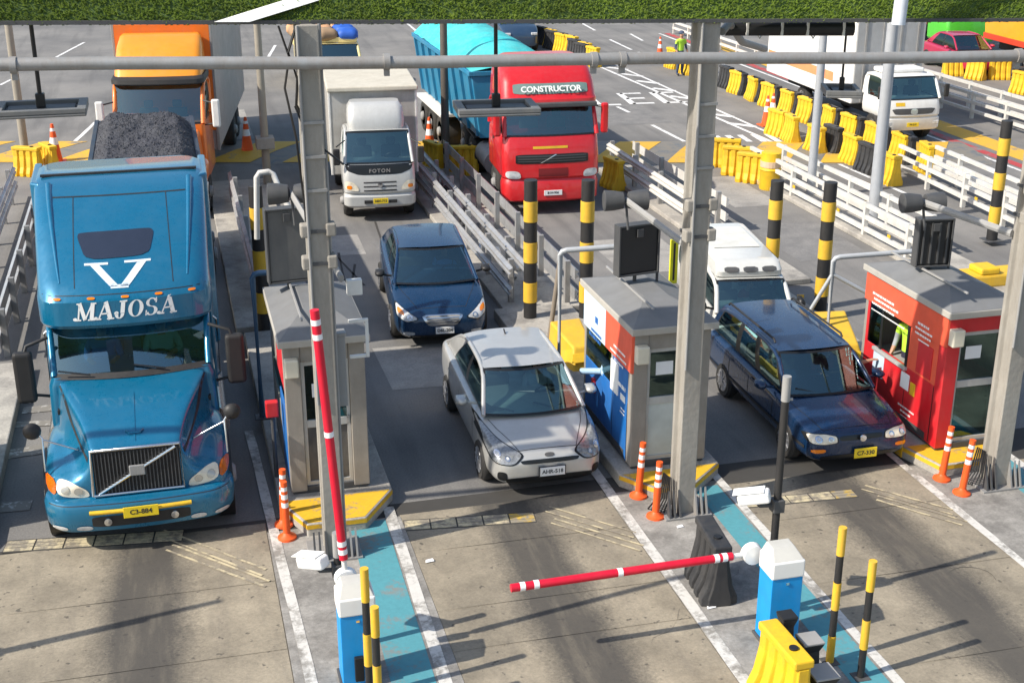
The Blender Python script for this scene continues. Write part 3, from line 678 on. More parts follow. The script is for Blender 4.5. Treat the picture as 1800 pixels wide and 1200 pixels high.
# grille: frame, slats, diagonal bar, badge
gx = lambda x, z: x + .0
gr = MB(); gr.box(-.545, .545, .055, .12, .84, 1.44); go = gr.obj('grille', m_blkpaint, T)
sl_ = MB(); sl_.box(-.007, .007, .030, .06, .86, 1.42); so_ = sl_.obj('grille_slat', m_dkgrey, go); so_.location.x = -.52
for i in range(1, 24):
    c = so_.copy(); COL.objects.link(c); c.parent = go; c.location.x = -.52 + i * 1.04 / 23
fm = MB(); fr = [(-.575, .835), (.575, .835), (.555, 1.465), (-.555, 1.465)]
fm.tube([(a, .035, b) for a, b in fr + [fr[0]]], .022, 8); fm.obj('grille_frame', m_chrome, go, smooth=60)
fm = MB(); fm.tube([(-.50, .022, .86), (.50, .022, 1.43)], .020, 8); fm.obj('diagonal_bar', m_chrome, go)
fm = MB(); fm.box(-.10, .10, .002, .03, 1.075, 1.225); fm.obj('badge', m_steel, go, bevel=.02)
conform(hb, [chaikin([(-.012, .1), (.012, .1), (.012, 1.2), (-.012, 1.2)], 1, .1)], 'top', 'hood_crease', BT, T, .2, .008)
hd = MB(); hd.tube([(-.11, .40, 1.555), (-.07, .33, 1.545), (.07, .33, 1.545), (.11, .40, 1.555)], .012, 6); hd.obj('hood_handle', BT, T)
# lamps
for s, m2 in ((-1, 'left'), (1, 'right')):
    pl = [(.62, .785), (1.02, .85), (1.02, 1.03), (.82, 1.01), (.64, .90)]; am = [(1.03, .86), (1.16, .90), (1.165, 1.03), (1.03, 1.005)]
    if s < 0: pl, am = mirp(pl), mirp(am)
    hl_ = conform(hb, [chaikin(pl, 2)], 'front', 'headlight', m_lampwarm, T, .04, .012)
    for cx_, cz_ in ((.76, .895), (.92, .925)): conform(hb, [[(s * (cx_ + .055 * math.cos(a)), cz_ + .05 * math.sin(a)) for a in (2 * math.pi * i / 14 for i in range(14))]], 'front', 'lamp_bowl', mat('lamp reflector', (.55, .52, .45), .25, .5), hl_, .03, .018); conform(hb, [chaikin(am, 1)], 'front', 'indicator', m_amber, T, .04, .014)
    for x0, x1 in ((.62, .82), (.93, 1.12)):
        p = rect(x0, x1, .40, .47); p = p if s > 0 else mirp(p)
        conform(hb, [chaikin(p, 2, .25)], 'front', 'fog_light', m_lampglass, T, .04, .01)
bb = bvh_of(bm)
conform(bb, [chaikin(rect(-.62, .62, .44, .60), 2, .1)], 'front', 'bumper_opening', m_blkpaint, T, .06, .004)
for x in (-.42, .42):
    g = MB(); g.lathe([(.005, -.03), (.05, -.02), (.055, .02), (.03, .04)], (x, -.13, .53), (0, 1, 0), 14); g.obj('tow_lamp', m_chrome, T, smooth=50)
g = MB(); g.tube([(x, -.135 + .1 * (x / 1.2) ** 2, .665) for x in [-.64 + .16 * i for i in range(9)]], .030, 8); g.obj('yellow_bar', m_yellow, T, smooth=60)
plate(T, 0, -.165, .645, 'C3-884', m_pl_y, .44, h=.15)
# steps, hinges, grab handles
for s in (-1, 1):
    g = MB(); g.tube([(s * 1.17, 2.95, 1.2), (s * 1.22, 2.95, 1.25), (s * 1.22, 2.95, 2.1), (s * 1.17, 2.95, 2.15)], .016, 6); g.obj('grab_handle', m_chrome, T, smooth=60)
    boxes('step', [(s * 1.02 - .14, s * 1.02 + .14, 1.95, 2.6, .42, .46)], m_steel, T)
    boxes('hood_latch', [(s * 1.0 - .03, s * 1.0 + .03, 1.5, 1.6, 1.40, 1.47)], m_black, T)
# cab
cabl = zloft([(.70, 1.10, 1.68, 3.1), (1.2, 1.14, 1.66, 3.1), (1.75, 1.12, 1.66, 3.1), (1.865, 1.08, 1.70, 3.1)], .1).obj('cab', BT, T, smooth=35)
greenhouse(T, (1.04, 1.76, 1.86), (1.07, 2.28, 2.45), (1.10, 3.05, 2.45), (1.09, 3.05, 1.86), BT, .16, ((0.03, .9),), rear=False, rp=.05, roof=0, bpost=m_blkpaint, ws_glass=glass('lorry windscreen glass', (.45, .70, .70), .26))
cabin(T, 1.85, 3.0, 1.80, 1.02, 1, (.75,), .35)
g = MB(); g.grid(patch((-1.03, 1.70, 1.845), (1.03, 1.70, 1.845), (1.03, 1.78, 1.905), (-1.03, 1.78, 1.905), (0, -.16, 0)), 0, 1, 0, 1, 10, 2); g.obj('cowl', m_blkpaint, T, smooth=60)
for x in (-.55, .45): wiper(T, [(x, 1.60, 1.91), (x - .42, 1.66, 1.98)])
RF = [(2.42, 1.10, 2.20, 5.6, .17), (2.46, 1.16, 2.08, 5.6, .17), (2.52, 1.18, 2.03, 5.6, .17), (2.85, 1.185, 2.05, 5.6, .17), (2.95, 1.17, 2.13, 5.6, .17), (3.08, 1.175, 2.33, 5.6, .17), (3.3, 1.19, 2.70, 5.6, .15), (3.6, 1.215, 3.27, 5.6, .13), (3.8, 1.23, 3.72, 5.6, .1), (3.92, 1.235, 4.05, 5.6, .1), (3.99, 1.22, 4.32, 5.6, .08), (4.02, 1.15, 4.55, 5.58, .06)]
fair = zloft(RF, .30, 8).obj('roof_fairing', BT, T, smooth=30)
fb = bvh_of(fair)
lets, wl = letter_polys(); sc_ = .25; x0 = .0 - wl * .238 / 2
for L in lets:
    conform(fb, [[(p[0] * .238 + x0, 2.60 + p[1] * sc_ + .015 * (p[0] * .238 + x0)) for p in s] for s in L], 'front', 'letter', m_whiteclean, fair, .08, .006)
conform(fb, [chaikin([(-.50, 3.27), (.36, 3.285), (.45, 3.50), (.40, 3.54), (-.58, 3.53), (-.61, 3.49)], 2, .15)], 'front', 'sunroof_window', mat('smoked acrylic', (.02, .026, .045), .12, coat=1.), fair, .06, .008)
sv = lambda a, b, w_: [(a[0] - w_, a[1]), (b[0] - w_, b[1]), (b[0] + w_, b[1]), (a[0] + w_, a[1])]
m_vw = mat('pale blue vinyl', (.62, .72, .82), .4)
conform(fb, [sv((-.12, 3.0), (-.38, 3.215), .06), sv((.0, 3.0), (.26, 3.225), .06), rect(-.18, .06, 2.985, 3.02), rect(-.52, -.20, 3.215, 3.237), rect(.02, .38, 3.222, 3.244)], 'front', 'chevron_emblem', m_vw, fair, .05, .007)
for x in (-.66, .66): conform(fb, [rect(x - .006, x + .006, 3.0, 3.86)], 'front', 'panel_seam', m_blkpaint, fair, .1, .003)
conform(fb, [rect(-1.1, 1.1, 2.925, 2.935)], 'front', 'panel_seam', m_blkpaint, fair, .1, .003); conform(fb, [rect(-.95, .95, 3.86, 3.872)], 'front', 'panel_seam', m_blkpaint, fair, .1, .003)
for x in (-.9, -.45, 0, .45, .9): conform(fb, [chaikin(rect(x - .05, x + .05, 2.875, 2.905), 1)], 'front', 'marker_lamp', m_amber, fair, .05, .012)
conform(hb, [rect(-1.14, 1.14, .752, .762)], 'front', 'bumper_seam', m_blkpaint, T, .08, .004)
for s in (-1, 1):
    conform(hb, [[(s * .60, .2), (s * .615, .2), (s * 1.0, 1.7), (s * .985, 1.7)]], 'top', 'hood_seam', m_blkpaint, T, .1, .003)
# raised edges of the fairing and its side fins
for s in (-1, 1):
    g = MB(); pts = []
    for t in range(9):
        z = 3.05 + t * .115; h = fb.ray_cast(Vector((s * (.86 + .02 * t), -5, z)), Vector((0, 1, 0)))
        if h[0]: pts.append(h[0] + Vector((0, .01, .0)))
    g.tube(pts, [.015 + .004 * i for i in range(len(pts))], 8); g.obj('fairing_ridge', BT, fair, smooth=60)
    g = MB(); g.loft([[(s * 1.16, 4.3, z0), (s * 1.30, 4.42, z0), (s * 1.32, 5.75, z0), (s * 1.2, 5.75, z0)] for z0 in (1.2, 2.6, 3.6, 3.98)]); g.obj('side_extender', BT, T, bevel=.03)
g = MB(); g.box(-1.15, 1.15, 4.55, 4.62, 4.02, 4.05); g.obj('roof_trim', m_blkpaint, fair)
slp = zloft([(.75, 1.18, 3.0, 5.55), (2.5, 1.20, 3.0, 5.55)], .12).obj('sleeper', BT, T, smooth=35)
# mirrors: tall black arm mirrors and round bonnet mirrors
for s in (-1, 1):
    g = MB(); g.tube([(s * 1.08, 1.95, 2.38), (s * 1.36, 1.82, 2.32), (s * 1.40, 1.80, 2.2)], .025, 8); g.obj('mirror_arm', m_blkpaint, T, smooth=60); g = MB(); g.tube([(s * 1.10, 1.85, 1.55), (s * 1.36, 1.8, 1.62)], .022, 8)
    a = g.obj('mirror_arm', m_blkpaint, T, smooth=60)
    g = MB(); g.box(s * 1.42 - .13, s * 1.42 + .13, 1.72, 1.86, 1.52, 2.26); g.obj('side_mirror', m_blkpaint, T, bevel=.05, seg=3)
    g = MB(); g.tube([(s * 1.16, .42, 1.08), (s * 1.16, .50, 1.52), (s * 1.22, .5, 1.60)], .016, 8); g.tube([(s * .74, .55, 1.28), (s * 1.16, .5, 1.5)], .013, 8); g.obj('mirror_bracket', m_chrome, T, smooth=60)
    g = MB(); g.lathe([(.005, -.07), (.08, -.05), (.115, .0), (.115, .03), (.01, .035)], (s * 1.27, .5, 1.62), (0, 1, .1), 18); g.obj('hood_mirror', m_blkpaint, T, smooth=50)
    for y in (.98,): wheel(T, s * 1.04, y, .50, .30, True, s)
    for y in (4.6, 5.95): wheel(T, s * .92, y, .50, .56, True, s)
    g = MB(); g.cyl((s * .95, 2.2, .72), (s * .95, 3.7, .72), .33, n=20); g.obj('fuel_tank', m_chrome, T, smooth=40)
boxes('chassis', [(-.42, .42, .6, 7.2, .55, .85), (-.3, .3, .7, 1.2, .35, .6)], m_blkpaint, T)
# driver and passenger
J, S_, P_ = seated(cloth('blue', (.03, .16, .45)), cloth('navy', (.02, .02, .04)))
person('person', 'passenger in a blue shirt behind the windscreen of the blue truck', J, S_, P_, (-.79 - .40, 16.0 + 2.5, 1.58))
J, S_, P_ = seated(cloth('pale green', (.25, .45, .40)), cloth('navy', (.02, .02, .04)), arm_r=((.26, -.1, .3), (.12, -.34, .32)))
person('person', 'driver in a pale green shirt at the wheel of the blue truck', J, S_, P_, (-.79 + .42, 16.0 + 2.55, 1.58))
# tipper trailer and its load
TR = thing('dump_trailer', 'dark blue tipper trailer heaped with grey gravel behind the blue truck', 'trailer', (-.50, 22.4, 0), 0)
mtr = mat('trailer steel', (.012, .03, .055), .5, dirt=.5, dirtcol=(.12, .11, .10))
g = MB(); g.ext([(-.9, 0, 1.15), (.9, 0, 1.15), (1.02, 0, 2.98), (-1.02, 0, 2.98)], (0, 8, 0)); g.obj('tub', mtr, TR, bevel=.02)
for i in range(7):
    for s in (-1, 1):
        g = MB(); g.box(s * .97 - .08, s * .97 + .08, .1 + i * 1.28, .2 + i * 1.28, 1.2, 2.9); g.obj('tub_rib', mtr, TR)
g = MB(); g.box(-1.07, 1.07, -.05, .06, 2.9, 3.0); g.box(-1.07, -.98, .06, 8, 2.9, 3.0); g.box(.98, 1.07, .06, 8, 2.9, 3.0); g.obj('rim_rail', mtr, TR, bevel=.01)
for y in (5.4, 6.7):
    for s in (-1, 1): wheel(TR, s * .92, y, .5, .56, True, s)
boxes('chassis', [(-.45, .45, .2, 7.9, .8, 1.15)], m_blkpaint, TR)
def heap_mat():
    m, nt, b = nodes_of('dark gravel'); p = wpos(nt); n1 = noise(nt, p, 14, 8, .75); n2 = noise(nt, p, 1.4, 5)
    c = mixc(nt, ramp(nt, n1, .3, .7), (.03, .032, .04), (.10, .102, .115)); c = mixc(nt, ramp(nt, n2, .4, .7, 0, .5), c, (.05, .052, .068))
    nt.links.new(c, b.inputs['Base Color']); b.inputs['Roughness'].default_value = .9; bump(nt, b, n1, 1., .05); return m
from mathutils import noise as mnoise
g = MB(); nx, ny = 60, 150
def hz(u, v):
    x = -.97 + 1.94 * u; y = .06 + 7.8 * v
    e = (1 - abs(2 * u - 1) ** 3); f = min(1, (v / .12)) ** .7 * min(1, (1 - v) / .1) ** .8
    e = min(1, e * 1.5); z = 2.98 + .34 * e * f * (.90 + .10 * math.sin(y * 2.3 + 1))
    z += .10 * (mnoise.noise((x * 1.6, y * 1.6, 3)) + .5 * mnoise.noise((x * 5, y * 5, 1)) + .35 * mnoise.noise((x * 13, y * 13, 5))) * e ** .3
    return (x, y, z)
g.grid(hz, 0, 1, 0, 1, nx, ny); rs = random.Random(5)
for i in range(5200):
    u, v = rs.random(), rs.random(); c = Vector(hz(u, v)); q_ = rs.uniform(.008, .026); o_ = len(g.v)
    ax = [Vector((rs.uniform(.6, 1.3), 0, rs.uniform(-.3, .3))) * q_, Vector((0, rs.uniform(.6, 1.3), rs.uniform(-.3, .3))) * q_, Vector((rs.uniform(-.3, .3), 0, 1)) * q_]
    g.v += [tuple(c + ax[0]), tuple(c + ax[1]), tuple(c - ax[0]), tuple(c - ax[1]), tuple(c + ax[2])]; g.f += [(o_, o_ + 1, o_ + 4), (o_ + 1, o_ + 2, o_ + 4), (o_ + 2, o_ + 3, o_ + 4), (o_ + 3, o_, o_ + 4)]
ho = g.obj('gravel_load', heap_mat(), None, smooth=35); ho.location = (-.50, 22.4, 0); tag(ho, 'heap of dark grey gravel in the tipper trailer', 'gravel', kind='stuff')

# ------------------------------------------------------------------ orange lorry behind
OR = paint('truck orange', (.80, .17, .004), .35, .1, .2); OR_LIT = paint('truck orange lit', (.85, .30, .006), .35, .1, .15)  # scoop paint: the same orange, yellowed so its colour carries the sunlight
T = thing('box_truck', 'orange lorry with sunlit-toned roof scoop and grey box behind the gravel load', 'truck', (-.40, 32.6, 0), -8)
zloft([(.4, 1.15, .0, .6, .08), (.85, 1.2, .0, .6, .08), (.9, 1.15, .05, .6, .08)], .2).obj('bumper', m_white, T, smooth=35)
mb = MB(); mb.loft([hoodring(.1, .62, 1.55, 1.0, 1.05), hoodring(.18, .70, 1.66, 1.1, 1.12), hoodring(.6, .85, 1.85, 1.25, 1.18), hoodring(1.1, 1.0, 2.05, 1.35, 1.2), hoodring(1.3, 1.03, 2.13, 1.35, 1.16)]); hood = mb.obj('hood', OR, T, sub=2); bake(hood); hbv = bvh_of(hood)
conform(hbv, [chaikin(rect(-.5, .5, 1.0, 1.5), 2, .1)], 'front', 'grille', m_blkpaint, T)
for s in (-1, 1):
    p = rect(.72, 1.08, .95, 1.1); p = p if s > 0 else mirp(p); conform(hbv, [chaikin(p)], 'front', 'headlight', m_lampglass, T)
zloft([(.8, 1.15, 1.25, 3.0), (2.13, 1.12, 1.3, 3.0)], .1).obj('cab', OR, T, smooth=35)
greenhouse(T, (1.08, 1.36, 2.14), (1.08, 1.85, 3.10), (1.10, 2.95, 3.10), (1.10, 2.95, 2.14), OR, .12, ((.03, .85),), rear=False, rp=.06, roof=0)
cabin(T, 1.45, 2.9, 2.1, 1.0, 1, (.75,), .4)
zloft([(3.08, 1.12, 1.72, 3.1, .12), (3.12, 1.15, 1.62, 3.1, .12), (3.22, 1.15, 1.64, 3.1, .12), (3.28, 1.12, 1.75, 3.1, .1)], .2).obj('sun_visor', m_blkpaint, T, smooth=35)
fo = zloft([(3.25, 1.08, 1.78, 3.15, .1), (3.5, 1.08, 1.95, 3.15, .1), (3.9, 1.06, 2.4, 3.15, .08), (4.12, 1.02, 2.8, 3.15, .05), (4.18, .95, 2.95, 3.15, .03)], .18).obj('roof_scoop', OR_LIT, T, smooth=35)
bo = boxes('cargo_box', [(-1.25, 1.25, 3.25, 12.5, 1.05, 4.42)], mat('box side', (.42, .36, .34), .5, dirt=.4), T, .03)
boxes('box_front', [(-1.22, 1.22, 3.20, 3.246, 1.6, 4.38)], OR, bo, .01); [boxes('box_corner', [c_], m_steel, bo, .01) for c_ in ((-1.27, -1.19, 3.2, 3.32, 1.05, 4.45), (1.19, 1.27, 3.2, 3.32, 1.05, 4.45))]
for s in (-1, 1):
    g = MB(); g.box(s * 1.42 - .1, s * 1.42 + .1, 1.28, 1.4, 2.05, 2.75); g.obj('side_mirror', m_white, T, bevel=.04); g = MB(); g.tube([(s * 1.1, 1.5, 2.7), (s * 1.4, 1.35, 2.65)], .02, 6); g.obj('mirror_arm', m_blkpaint, T); g = MB(); g.tube([(s * 1.1, 1.4, 2.1), (s * 1.4, 1.35, 2.15)], .02, 6); g.obj('mirror_arm', m_blkpaint, T)
    for y in (.95, 8.8, 10.1): wheel(T, s * 1.0, y, .5, .34, True, s)
boxes('chassis', [(-.45, .45, .5, 12.2, .55, 1.03)], m_blkpaint, T)

# ------------------------------------------------------------------ cab-over lorries
def lower_cab(T, m, W, zb, zt, L, lean=.12, r=.16, bulge=.08):
    return zloft([(zb, W * .94, .06, L, bulge, r), (zb + .08, W * .99, .0, L, bulge, r), ((zb + zt) / 2, W, .02, L, bulge, r), (zt - .05, W * .985, lean * .8, L, bulge, r), (zt, W * .96, lean, L, bulge, r)]).obj('cab', m, T, smooth=35)
# white box van
WH = paint('silver white', (.52, .52, .50), .4, .1, .4)
T = thing('box_truck', 'dusty white cab-over truck with pale box body and roof fairing in the middle lane', 'truck', (4.88, 31.15, 0), -5)
zloft([(.38, .82, .06, .5, .07), (.44, .88, .0, .5, .07), (.66, .885, -.01, .5, .07), (.72, .86, .04, .5, .07)], .18).obj('bumper', WH, T, smooth=35)
lc = lower_cab(T, WH, .885, .70, 1.46, 1.5); b_ = bvh_of(lc)
greenhouse(T, (.83, .10, 1.46), (.76, .48, 2.18), (.76, 1.45, 2.18), (.83, 1.45, 1.46), WH, .07, ((.05, .8),), rear=False, rp=.045, roof=.05)
cabin(T, .2, 1.4, 1.44, .78, 1, (.62,), .4)
conform(b_, [chaikin([(-.84, 1.47), (-.78, 1.30), (-.5, 1.20), (.5, 1.20), (.78, 1.30), (.84, 1.47)], 2, .12)], 'front', 'black_band', m_frit, T, .06, .006)
text('lettering', 'FOTON', .13, m_chrome, T, FRONT(0, -.045, 1.30, -4), .004, .004, space=1.25)
for s in (-1, 1):
    p = [(.50, .80), (.84, .84), (.85, 1.06), (.66, 1.04), (.54, .92)]; p = p if s > 0 else mirp(p); conform(b_, [chaikin(p, 2)], 'front', 'headlight', m_lampwarm, T, .05, .012)
    p = rect(.68, .80, .86, .95); p = p if s > 0 else mirp(p); conform(b_, [chaikin(p, 1)], 'front', 'indicator', m_amber, T, .05, .016)
    g = MB(); g.box(s * 1.02 - .08, s * 1.02 + .08, .02, .10, 1.45, 1.85); g.obj('side_mirror', m_blkpaint, T, bevel=.03); g = MB(); g.tube([(s * .8, .3, 2.0), (s * 1.02, .06, 1.9)], .016, 6); g.obj('mirror_arm', m_blkpaint, T)
    for y in (.85,): wheel(T, s * .76, y, .38, .22, True, s)
    wheel(T, s * .74, 4.1, .38, .40, True, s)
for z in (.80, .90, 1.0): conform(b_, [rect(-.40, .40, z, z + .035)], 'front', 'grille_slot', m_blkpaint, T, .1, .005)
g = MB(); g.lathe([(.005, -.012), (.06, -.01), (.06, .01)], (0, -.085, .96), (0, 1, 0), 14); g.obj('badge', m_chrome, T)
plate(T, 0, -.1, .56, 'A8X-712', m_pl_y, .36)
for x in (-.3, .3): g = MB(); g.box(x - .1, x + .1, -.088, -.06, .5, .58); g.obj('bumper_slot', m_blkpaint, T)
zloft([(2.20, .68, .55, 1.45, .06), (2.42, .70, .56, 1.45, .06), (2.70, .67, .72, 1.45, .05), (2.80, .60, .9, 1.45, .03)], .16).obj('roof_fairing', WH, T, smooth=35)
bo = boxes('cargo_box', [(-1.10, 1.10, 1.60, 6.0, .85, 2.96)], mat('pale box panel', (.42, .41, .385), .5, var=.15, dirt=.6, dirtcol=(.27, .25, .21)), T, .025)
boxes('box_roof', [(-1.14, 1.14, 1.50, 6.02, 2.96, 3.08)], mat('dusty cream roof', (.56, .52, .43), .7, dirt=.5, dirtcol=(.36, .32, .25)), bo, .03)
[boxes('box_edge', [c_], m_white, bo, .01) for c_ in ((-1.115, -1.06, 1.585, 1.66, .85, 2.96), (1.06, 1.115, 1.585, 1.66, .85, 2.96))]
boxes('chassis', [(-.4, .4, .4, 5.8, .45, .83)], m_blkpaint, T)
# red tractor
RD = paint('truck red', (.60, .008, .012), .32, .1, .12)
T = thing('semi_truck', 'bright red cab-over tractor with roof sign and dark grille facing the toll lanes', 'truck', (9.15, 30.8, 0), -4)
zloft([(.34, 1.12, .08, .6, .1), (.40, 1.22, .0, .6, .1), (.80, 1.235, -.01, .6, .1), (.92, 1.20, .05, .6, .1)], .22).obj('bumper', RD, T, smooth=35)
lc = lower_cab(T, RD, 1.235, .90, 1.98, 2.2, .16, .18, .1); b_ = bvh_of(lc)
greenhouse(T, (1.17, .14, 1.98), (1.13, .42, 2.72), (1.15, 2.15, 2.72), (1.19, 2.15, 1.98), RD, .1, ((.04, .6),), rear=False, rp=.06, roof=0, bpost=RD)
cabin(T, .3, 2.1, 1.95, 1.1, 1, (.8,), .4)
ro = zloft([(2.70, 1.15, .34, 2.2, .1), (2.74, 1.2, .22, 2.2, .1), (2.86, 1.21, .24, 2.2, .1), (2.92, 1.2, .32, 2.2, .1), (3.25, 1.18, .50, 2.2, .1), (3.5, 1.14, .78, 2.2, .1), (3.68, 1.05, 1.2, 2.2, .08), (3.74, .9, 1.6, 2.2, .05)], .24).obj('roof', RD, T, smooth=30); rb = bvh_of(ro)
boxes('sun_visor', [(-1.14, 1.14, .02, .16, 2.68, 2.80)], m_dkgrey, T, .03)
conform(rb, [chaikin(rect(-.92, .96, 2.98, 3.22), 2, .1)], 'front', 'roof_sign', mat('sign green', (.16, .24, .22), .4), ro, .08, .01)
text('sign_lettering', 'CONSTRUCTOR', .205, m_whiteclean, ro, FRONT(.02, .255, 3.10, 26), .004, .006)
conform(b_, [chaikin(rect(-.92, .92, 1.32, 1.55), 2, .08)], 'front', 'grille', m_frit, T, .08, .008)
for z in (1.37, 1.43, 1.49): conform(b_, [rect(-.87, .87, z, z + .02)], 'front', 'grille_slat', m_dkgrey, T, .15, .014)
conform(b_, [[(-.32, 1.335), (-.27, 1.335), (.12, 1.54), (.07, 1.54)]], 'front', 'diagonal_bar', m_chrome, T, .1, .018)
conform(b_, [rect(-.48, .40, 1.68, 1.74)], 'front', 'yellow_stripe', m_yellow, T, .1, .006)
conform(b_, [rect(-.35, .4, .95, 1.20)], 'front', 'lower_grille', mat('dark red mesh', (.2, .01, .012), .6), T, .1, .006)
for s in (-1, 1):
    p = [(.78, .94), (1.16, .97), (1.16, 1.16), (.82, 1.14)]; p = p if s > 0 else mirp(p); conform(b_, [chaikin(p, 2)], 'front', 'headlight', m_lampglass, T, .05, .012)
    g = MB(); g.box(s * 1.36 - .09, s * 1.36 + .09, .05, .2, 2.0, 2.75); g.obj('side_mirror', RD, T, bevel=.05); g = MB(); g.tube([(s * 1.13, .4, 2.66), (s * 1.36, .15, 2.62)], .025, 6); g.obj('mirror_arm', m_blkpaint, T)
    conform(b_, [rect(.25, 1.2, .92, 1.0)], 'left' if s < 0 else 'right', 'step_recess', m_blkpaint, T, .1, .006)
    conform(b_, [chaikin(rect(1.28, 1.42, 1.7, 1.82), 2)], 'left' if s < 0 else 'right', 'door_handle', m_blkpaint, T, .1, .012)
    for x0 in (.28, 1.5): conform(b_, [rect(x0, x0 + .018, 1.02, 1.96)], 'left' if s < 0 else 'right', 'door_seam', m_blkpaint, T, .2, .004)
    wheel(T, s * 1.05, 1.4, .52, .32, True, s)
    for y in (5.0, 6.4): wheel(T, s * .95, y, .52, .56, True, s)
    g = MB(); g.cyl((s * .95, 2.6, .75), (s * .95, 4.1, .75), .32, n=18); g.obj('fuel_tank', m_steel, T, smooth=40)
    boxes('mudguard', [(s * .95 - .3, s * .95 + .3, 4.4, 7.0, 1.06, 1.1)], m_blkpaint, T)
plate(T, .02, -.115, .58, 'B1H-906', m_pl_w, .46)
boxes('chassis', [(-.45, .45, .5, 7.2, .6, .95), (-.5, .5, 4.6, 6.9, .95, 1.12)], mat('chassis blue', (.02, .10, .22), .5, dirt=.4), T)
# its covered tipper trailer
TB = mat('tub blue', (.012, .20, .36), .45, dirt=.35, dirtcol=(.15, .25, .3)); TP = mat('turquoise tarpaulin', (.02, .45, .47), .65, var=.25, scale=3, bmp=.5, dirt=.4, dirtcol=(.25, .5, .5))
T = thing('dump_trailer', 'blue tipper trailer under a turquoise tarpaulin behind the red tractor', 'trailer', (9.25, 34.6, 0), 0)
g = MB(); g.ext([(-1.02, 0, 1.2), (1.02, 0, 1.2), (1.25, 0, 2.95), (-1.25, 0, 2.95)], (0, 8.2, 0)); g.obj('tub', TB, T, bevel=.02)
for i in range(8):
    for s in (-1, 1): g = MB(); g.ext([(s * 1.03, .1 + i * 1.1, 1.25), (s * 1.10, .1 + i * 1.1, 1.25), (s * 1.33, .1 + i * 1.1, 2.9), (s * 1.22, .1 + i * 1.1, 2.9)], (0, .12, 0)); g.obj('tub_rib', TB, T)
boxes('rim_rail', [(-1.33, -1.22, -.04, 8.24, 2.9, 3.02), (1.22, 1.33, -.04, 8.24, 2.9, 3.02), (-1.22, 1.22, -.04, .06, 2.9, 3.02)], TB, T)
g = MB()
def tz(u, v): x = -1.27 + 2.54 * u; return (x, 8.2 * v, 3.03 + .55 * (1 - (2 * u - 1) ** 2) * min(1, v * 5 + .12) + .035 * abs(math.sin(v * 26 + 2 * u)) * 2 * (1 - (2 * u - 1) ** 2) + .04 * mnoise.noise((x * 2, v * 16, 0)))
g.grid(tz, 0, 1, 0, 1, 24, 70); g.obj('tarpaulin', TP, T, smooth=80)
for y in (4.6, 5.9, 7.2):
    for s in (-1, 1): wheel(T, s * .92, y, .5, .56, True, s)
boxes('chassis', [(-.45, .45, .2, 8, .85, 1.19)], m_blkpaint, T); boxes('rear_fender', [(-1.3, -.7, 4.0, 7.9, 1.03, 1.12), (.7, 1.3, 4.0, 7.9, 1.03, 1.12)], m_white, T)
# white lorry on the far right
T = thing('box_truck', 'white lorry with grey-fronted box and orange stripe beyond the yellow barriers', 'truck', (22.35, 36.0, 0), -2)
zloft([(.42, .92, .04, .5, .06), (.48, .97, .0, .5, .06), (.78, .97, .0, .5, .06), (.82, .94, .05, .5, .06)], .15).obj('bumper', m_white, T, smooth=35)
lc = lower_cab(T, m_white, .97, .8, 1.36, 1.6); b_ = bvh_of(lc)
greenhouse(T, (.92, .10, 1.36), (.86, .42, 2.0), (.86, 1.55, 2.0), (.92, 1.55, 1.36), m_white, .07, ((.05, .8),), rear=False, rp=.05, roof=.06)
cabin(T, .2, 1.5, 1.34, .85, 1, (.65,), .4)
conform(b_, [chaikin([(-.62, .92), (.62, .92), (.75, 1.10), (-.75, 1.10)], 2, .12)], 'front', 'grille', m_dkgrey, T, .06, .008)
conform(b_, [chaikin(rect(-.12, .12, .92, 1.09), 2)], 'front', 'badge', m_chrome, T, .05, .014); conform(b_, [rect(-.6, -.3, 1.17, 1.28)], 'front', 'yellow_sticker', m_yellow, T, .08)
for s in (-1, 1):
    p = rect(.66, .9, .66, .76); p = p if s > 0 else mirp(p)
    g = MB(); g.box(s * .78 - .12, s * .78 + .12, -.03, .05, .58, .70); g.obj('headlight', m_lampglass, T, bevel=.02)
    g = MB(); g.box(s * 1.12 - .08, s * 1.12 + .08, .05, .13, 1.4, 1.8); g.obj('side_mirror', m_blkpaint, T, bevel=.03)
    for y in (.85, 6.0): wheel(T, s * .82, y, .42, .26, True, s)
plate(T, 0, -.07, .6, 'F4-219', m_pl_y, .4)
bo = boxes('cargo_box', [(-1.2, 1.2, 1.85, 8.6, .95, 4.05)], mat('white box panel', (.78, .77, .75), .4, dirt=.2), T, .03)
boxes('box_front', [(-1.17, 1.17, 1.80, 1.846, .98, 4.0)], mat('grey box front', (.36, .37, .38), .5, dirt=.3), bo, .01)
boxes('orange_stripe', [(-1.206, -1.202, 3.2, 8.5, 1.45, 1.75)], mat('stripe orange', (.75, .28, .12), .5), bo, 0)
boxes('front_rib', [(x, x + .06, 1.77, 1.80, 1, 3.95) for x in (-.9, -.3, .3, .9)], m_steel, bo, 0)
boxes('wind_deflector', [(-.7, .7, .8, 1.5, 2.06, 2.2)], m_white, T, .05); boxes('chassis', [(-.4, .4, .4, 8.4, .55, .93)], m_blkpaint, T)
# ------------------------------------------------------------------ cars
def seam(b_, mode, polys, T, off=.004): return conform(b_, polys, mode, 'door_seam', m_blkpaint, T, .15, off)
